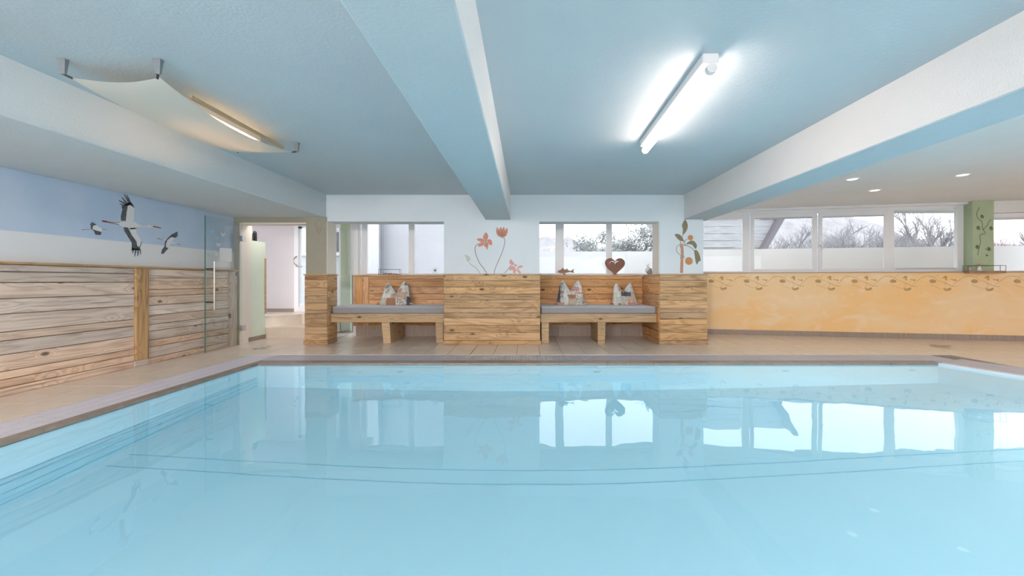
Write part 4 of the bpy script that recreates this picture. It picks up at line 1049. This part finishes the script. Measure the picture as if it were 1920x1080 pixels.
# house behind the left window
hs = thing('white_building', 'white rendered building seen through the left bench window', 'building', (-4.5, 12, -.5))
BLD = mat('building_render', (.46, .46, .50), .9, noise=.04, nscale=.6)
obj('building_wall', B(-9.5, -2.9, 11.5, 16, -.5, 5), BLD, hs)
obj('window_shutter', B(wx(627, 11.48), wx(634.5, 11.48), 11.42, 11.48, 1.83, 2.35), mat('dark_shutter', (.10, .10, .13), .6), hs)
obj('ledge_course', B(-9.5, -4.5, 11.4, 11.5, 1.72, 1.80), SNOW, hs)
obj('downpipe', T([(wx(717, 11.3), 11.3, -.5), (wx(717, 11.3), 11.3, 5)], .035, 8), mat('grey_pipe', (.22, .22, .25), .5), hs)
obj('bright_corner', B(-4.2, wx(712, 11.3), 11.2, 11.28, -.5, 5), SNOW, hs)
# timber shed seen through the first right window
sh = thing('timber_shed', 'pale timber shed gable seen through the leftmost right hand window', 'shed', (6.4, 14, -.5))
SHD = mat('pale_boards', (.44, .44, .46), .9, noise=.3, nscale=3, stretch=(1, 1, 8))
Ysh = 14.
def sxz(px, py): p = at(px, py, Ysh); return p.x, p.z
def xr(z):  # right slanted edge of the gable
    (xa, za), (xb, zb) = sxz(1463, 408), sxz(1428, 468)
    return xa + (xb-xa)*(z-za)/(zb-za)
zt_ = 3.6; zc_ = 1.2
while zc_ < zt_:
    zn = zc_+.22
    bm = bmesh.new(); xa = 4.95
    vsx = [(xa, zc_), (xr(zc_)-.1, zc_), (xr(zn)-.1, zn), (xa, zn)]
    f1 = [bm.verts.new((x, Ysh-.02*((int(zc_*100)) % 3), z_)) for x, z_ in vsx]; f2 = [bm.verts.new((x, Ysh+.05, z_-.0)) for x, z_ in vsx]
    bm.faces.new(f1); bm.faces.new(f2[::-1])
    for i in range(4): bm.faces.new((f1[i], f1[(i+1) % 4], f2[(i+1) % 4], f2[i]))
    obj('board', bm, SHD, sh); zc_ = zn+.012
bm = bmesh.new()
vsx = [(xr(.5)-.14, .5), (xr(.5)+.02, .5), (xr(3.8)+.02, 3.8), (xr(3.8)-.14, 3.8)]
f1 = [bm.verts.new((x, Ysh-.3, z_)) for x, z_ in vsx]; f2 = [bm.verts.new((x, Ysh+.2, z_)) for x, z_ in vsx]
bm.faces.new(f1); bm.faces.new(f2[::-1])
for i in range(4): bm.faces.new((f1[i], f1[(i+1) % 4], f2[(i+1) % 4], f2[i]))
obj('bargeboard', bm, mat('dark_timber', (.16, .14, .16), .8), sh)
obj('shed_core', B(5.5, 6.9, Ysh+.06, Ysh+2.5, -.5, 3.4), SHD, sh)
# hills
HILL = mat('hazy_hill', (.27, .255, .275), 1., noise=.25, nscale=.5, c2=(.37, .355, .375))
def hill(name, x0, x1, Y, hgt, seed, label, dep=25):
    rr = random.Random(seed); bm = bmesh.new(); N = 90; rows_ = []
    ph = [rr.uniform(0, 6.3) for _ in range(6)]
    for j in range(5):
        row = []
        for i in range(N+1):
            x = x0+(x1-x0)*i/N; u = i/N
            hh = hgt(u) + .35*math.sin(u*40+ph[0]) + .25*math.sin(u*97+ph[1]) + rr.uniform(-.25, .25)
            row.append(bm.verts.new((x, Y-dep*(1-j/4)*.7, -.5 + (hh+.5)*(j/4)**.8)))
        rows_.append(row)
    for a, b in zip(rows_, rows_[1:]):
        for i in range(N): bm.faces.new((a[i], a[i+1], b[i+1], b[i]))
    struct(name, bm, HILL, label)
hill('hills', -40, 40, 110, lambda u: 8.5+4.*max(0, math.cos((u-.55)*7)), 3, 'hazy wooded hills beyond the terrace')
hill('hills', 25, 130, 90, lambda u: 14.2 - 5*max(0, min(1, (u-.47)/.08)) + .8*math.sin(u*23), 5, 'hazy wooded slope beyond the right windows')
# bare trees
BARK = mat('grey_bark', (.20, .19, .21), .95, noise=.2, nscale=5)
TWIG = mat('pale_twigs', (.27, .26, .28), .95)
PTW = mat('rosy_twigs', (.33, .22, .24), .95)
def tree_meshes(seed, n_main=7, H=4.6, spread=1.0, depth=4):
    rr = random.Random(seed); bt = bmesh.new(); bw = bmesh.new()
    def grow(p, d, L, r, lev):
        bm = bt if lev < 2 else bw
        q = p + d*L; mid = p + d*L*.5 + Vector((rr.uniform(-1, 1), rr.uniform(-1, 1), 0))*L*.05
        tube(bm, [p, mid, q], [r, r*.85, r*.65], 4 if lev < 2 else 3, cap=False)
        if lev >= depth: return
        for k in range(n_main if lev == 0 else (5 if lev < 3 else 4)):
            t_ = rr.uniform(.35, 1.0); b = p + d*L*t_
            ax = Vector((rr.uniform(-1, 1), rr.uniform(-1, 1), rr.uniform(-.2, .6))).normalized()
            nd = (d*.75 + ax*spread*.8 + Vector((0, 0, .18))).normalized()
            grow(b, nd, L*rr.uniform(.5, .72), max(.004, r*.5), lev+1)
    grow(Vector((0, 0, 0)), Vector((0, 0, 1)), H*.42, H*.022, 0)
    out = []
    for b, m in ((bt, BARK), (bw, TWIG)):
        me = bpy.data.meshes.new('tree'); b.to_mesh(me); b.free(); me.materials.append(m); out.append(me)
    return out
TM = [tree_meshes(s) for s in (11, 12, 13, 14)]
TMB = [tree_meshes(21, 10, 3.0, 1.25, 4), tree_meshes(22, 10, 3.0, 1.3, 4)]
spots = []
rr = random.Random(3)
PX = [(1462, 17, 3.3, 'bare tree beside the timber shed'), (1500, 21, 4.6, 'bare tree seen in the second right window, left half'), (1530, 18, 3.6, 'bare tree behind the mullion with the window handle'),
      (1570, 22, 5.0, 'bare tree in the third right window near its left frame'), (1605, 18, 4.0, 'bare tree in the middle of the third right window'), (1640, 22, 4.6, 'bare tree in the third right window near its right frame'),
      (1690, 18, 3.6, 'bare tree low at the left of the fourth right window'), (1730, 20, 6.0, 'tallest bare tree, standing in the fourth right window'), (1768, 18, 3.6, 'bare tree at the right of the fourth right window'),
      (1885, 19, 4.4, 'bare rosy tree right of the green pillar'), (1925, 17, 4.4, 'bare tree at the far right of the window past the pillar'), (1480, 26, 5.4, 'far bare tree behind the shed ridge'), (1660, 27, 6.0, 'far bare tree behind the frame of the third window'), (1550, 28, 6.0, 'far bare tree behind the two opening sashes'), (1710, 28, 6.4, 'far bare tree left of the tallest one')]
for i, (px, Yd, hh, lab) in enumerate(PX):
    me = (TMB if hh < 4.2 else TM)[i % 2 if hh < 4.2 else i % 4]
    x = (px-986)/F*Yd
    t = thing('bare_tree', lab, 'tree', (x, Yd, -.5), 'bare trees beyond the terrace', rr.uniform(0, 6.3))
    base = 3.0 if hh < 4.2 else 4.6
    sc = (hh+.5)/base/1.02
    for nm, m_ in (('trunk', me[0]), ('twigs', me[1])):
        if i == 9 and nm == 'twigs': m_ = m_.copy(); m_.materials.clear(); m_.materials.append(PTW)
        o = bpy.data.objects.new(nm, m_); COL.objects.link(o); o.parent = t; o.scale = (sc*.95, sc*.95, sc)
# leafy bushes beyond the right bench window
LF = mat('silver_leaves', (.16, .17, .165), .9, noise=.4, nscale=3, c2=(.36, .37, .38))
def bush(px, Yd, hh, w, lab, n=5200, seed=1):
    rb_ = random.Random(seed); x = (px-986)/F*Yd
    t = thing('leafy_bush', lab, 'bush', (x, Yd, -.5), 'leafy bushes beyond the bench window')
    for nm, m_ in zip(('trunk', 'twigs'), TMB[seed % 2]):
        o = bpy.data.objects.new(nm, m_); COL.objects.link(o); o.parent = t; o.scale = (w/1.6, w/1.6, (hh+.5)/3.)
    bm = bmesh.new()
    cl = [(rb_.uniform(-.75, .75)*w, rb_.uniform(-.5, .5)*w, rb_.uniform(.35, .9)*(hh+.5), rb_.uniform(.25, .5)) for _ in range(26)]
    for k in range(n):
        c_ = rb_.choice(cl); p = Vector((c_[0]+rb_.gauss(0, c_[3]*.5), c_[1]+rb_.gauss(0, c_[3]*.5), c_[2]+rb_.gauss(0, c_[3]*.45)))
        a = Vector((rb_.gauss(0, 1), rb_.gauss(0, 1), rb_.gauss(0, 1))).normalized(); b = a.orthogonal().normalized()
        s = rb_.uniform(.03, .06)
        bm.faces.new([bm.verts.new(p+a*s), bm.verts.new(p+b*s*.5), bm.verts.new(p-a*s), bm.verts.new(p-b*s*.5)])
    o = obj('foliage', bm, LF, t, local=True); o['kind'] = 'stuff'
bush(1130, 15, 2.75, 1.0, 'silvery leafy bush left of the mullion behind the heart', 3800, 1)
bush(1180, 14.5, 3.2, 1.35, 'large silvery leafy bush right of the mullion behind the heart', 7000, 2)
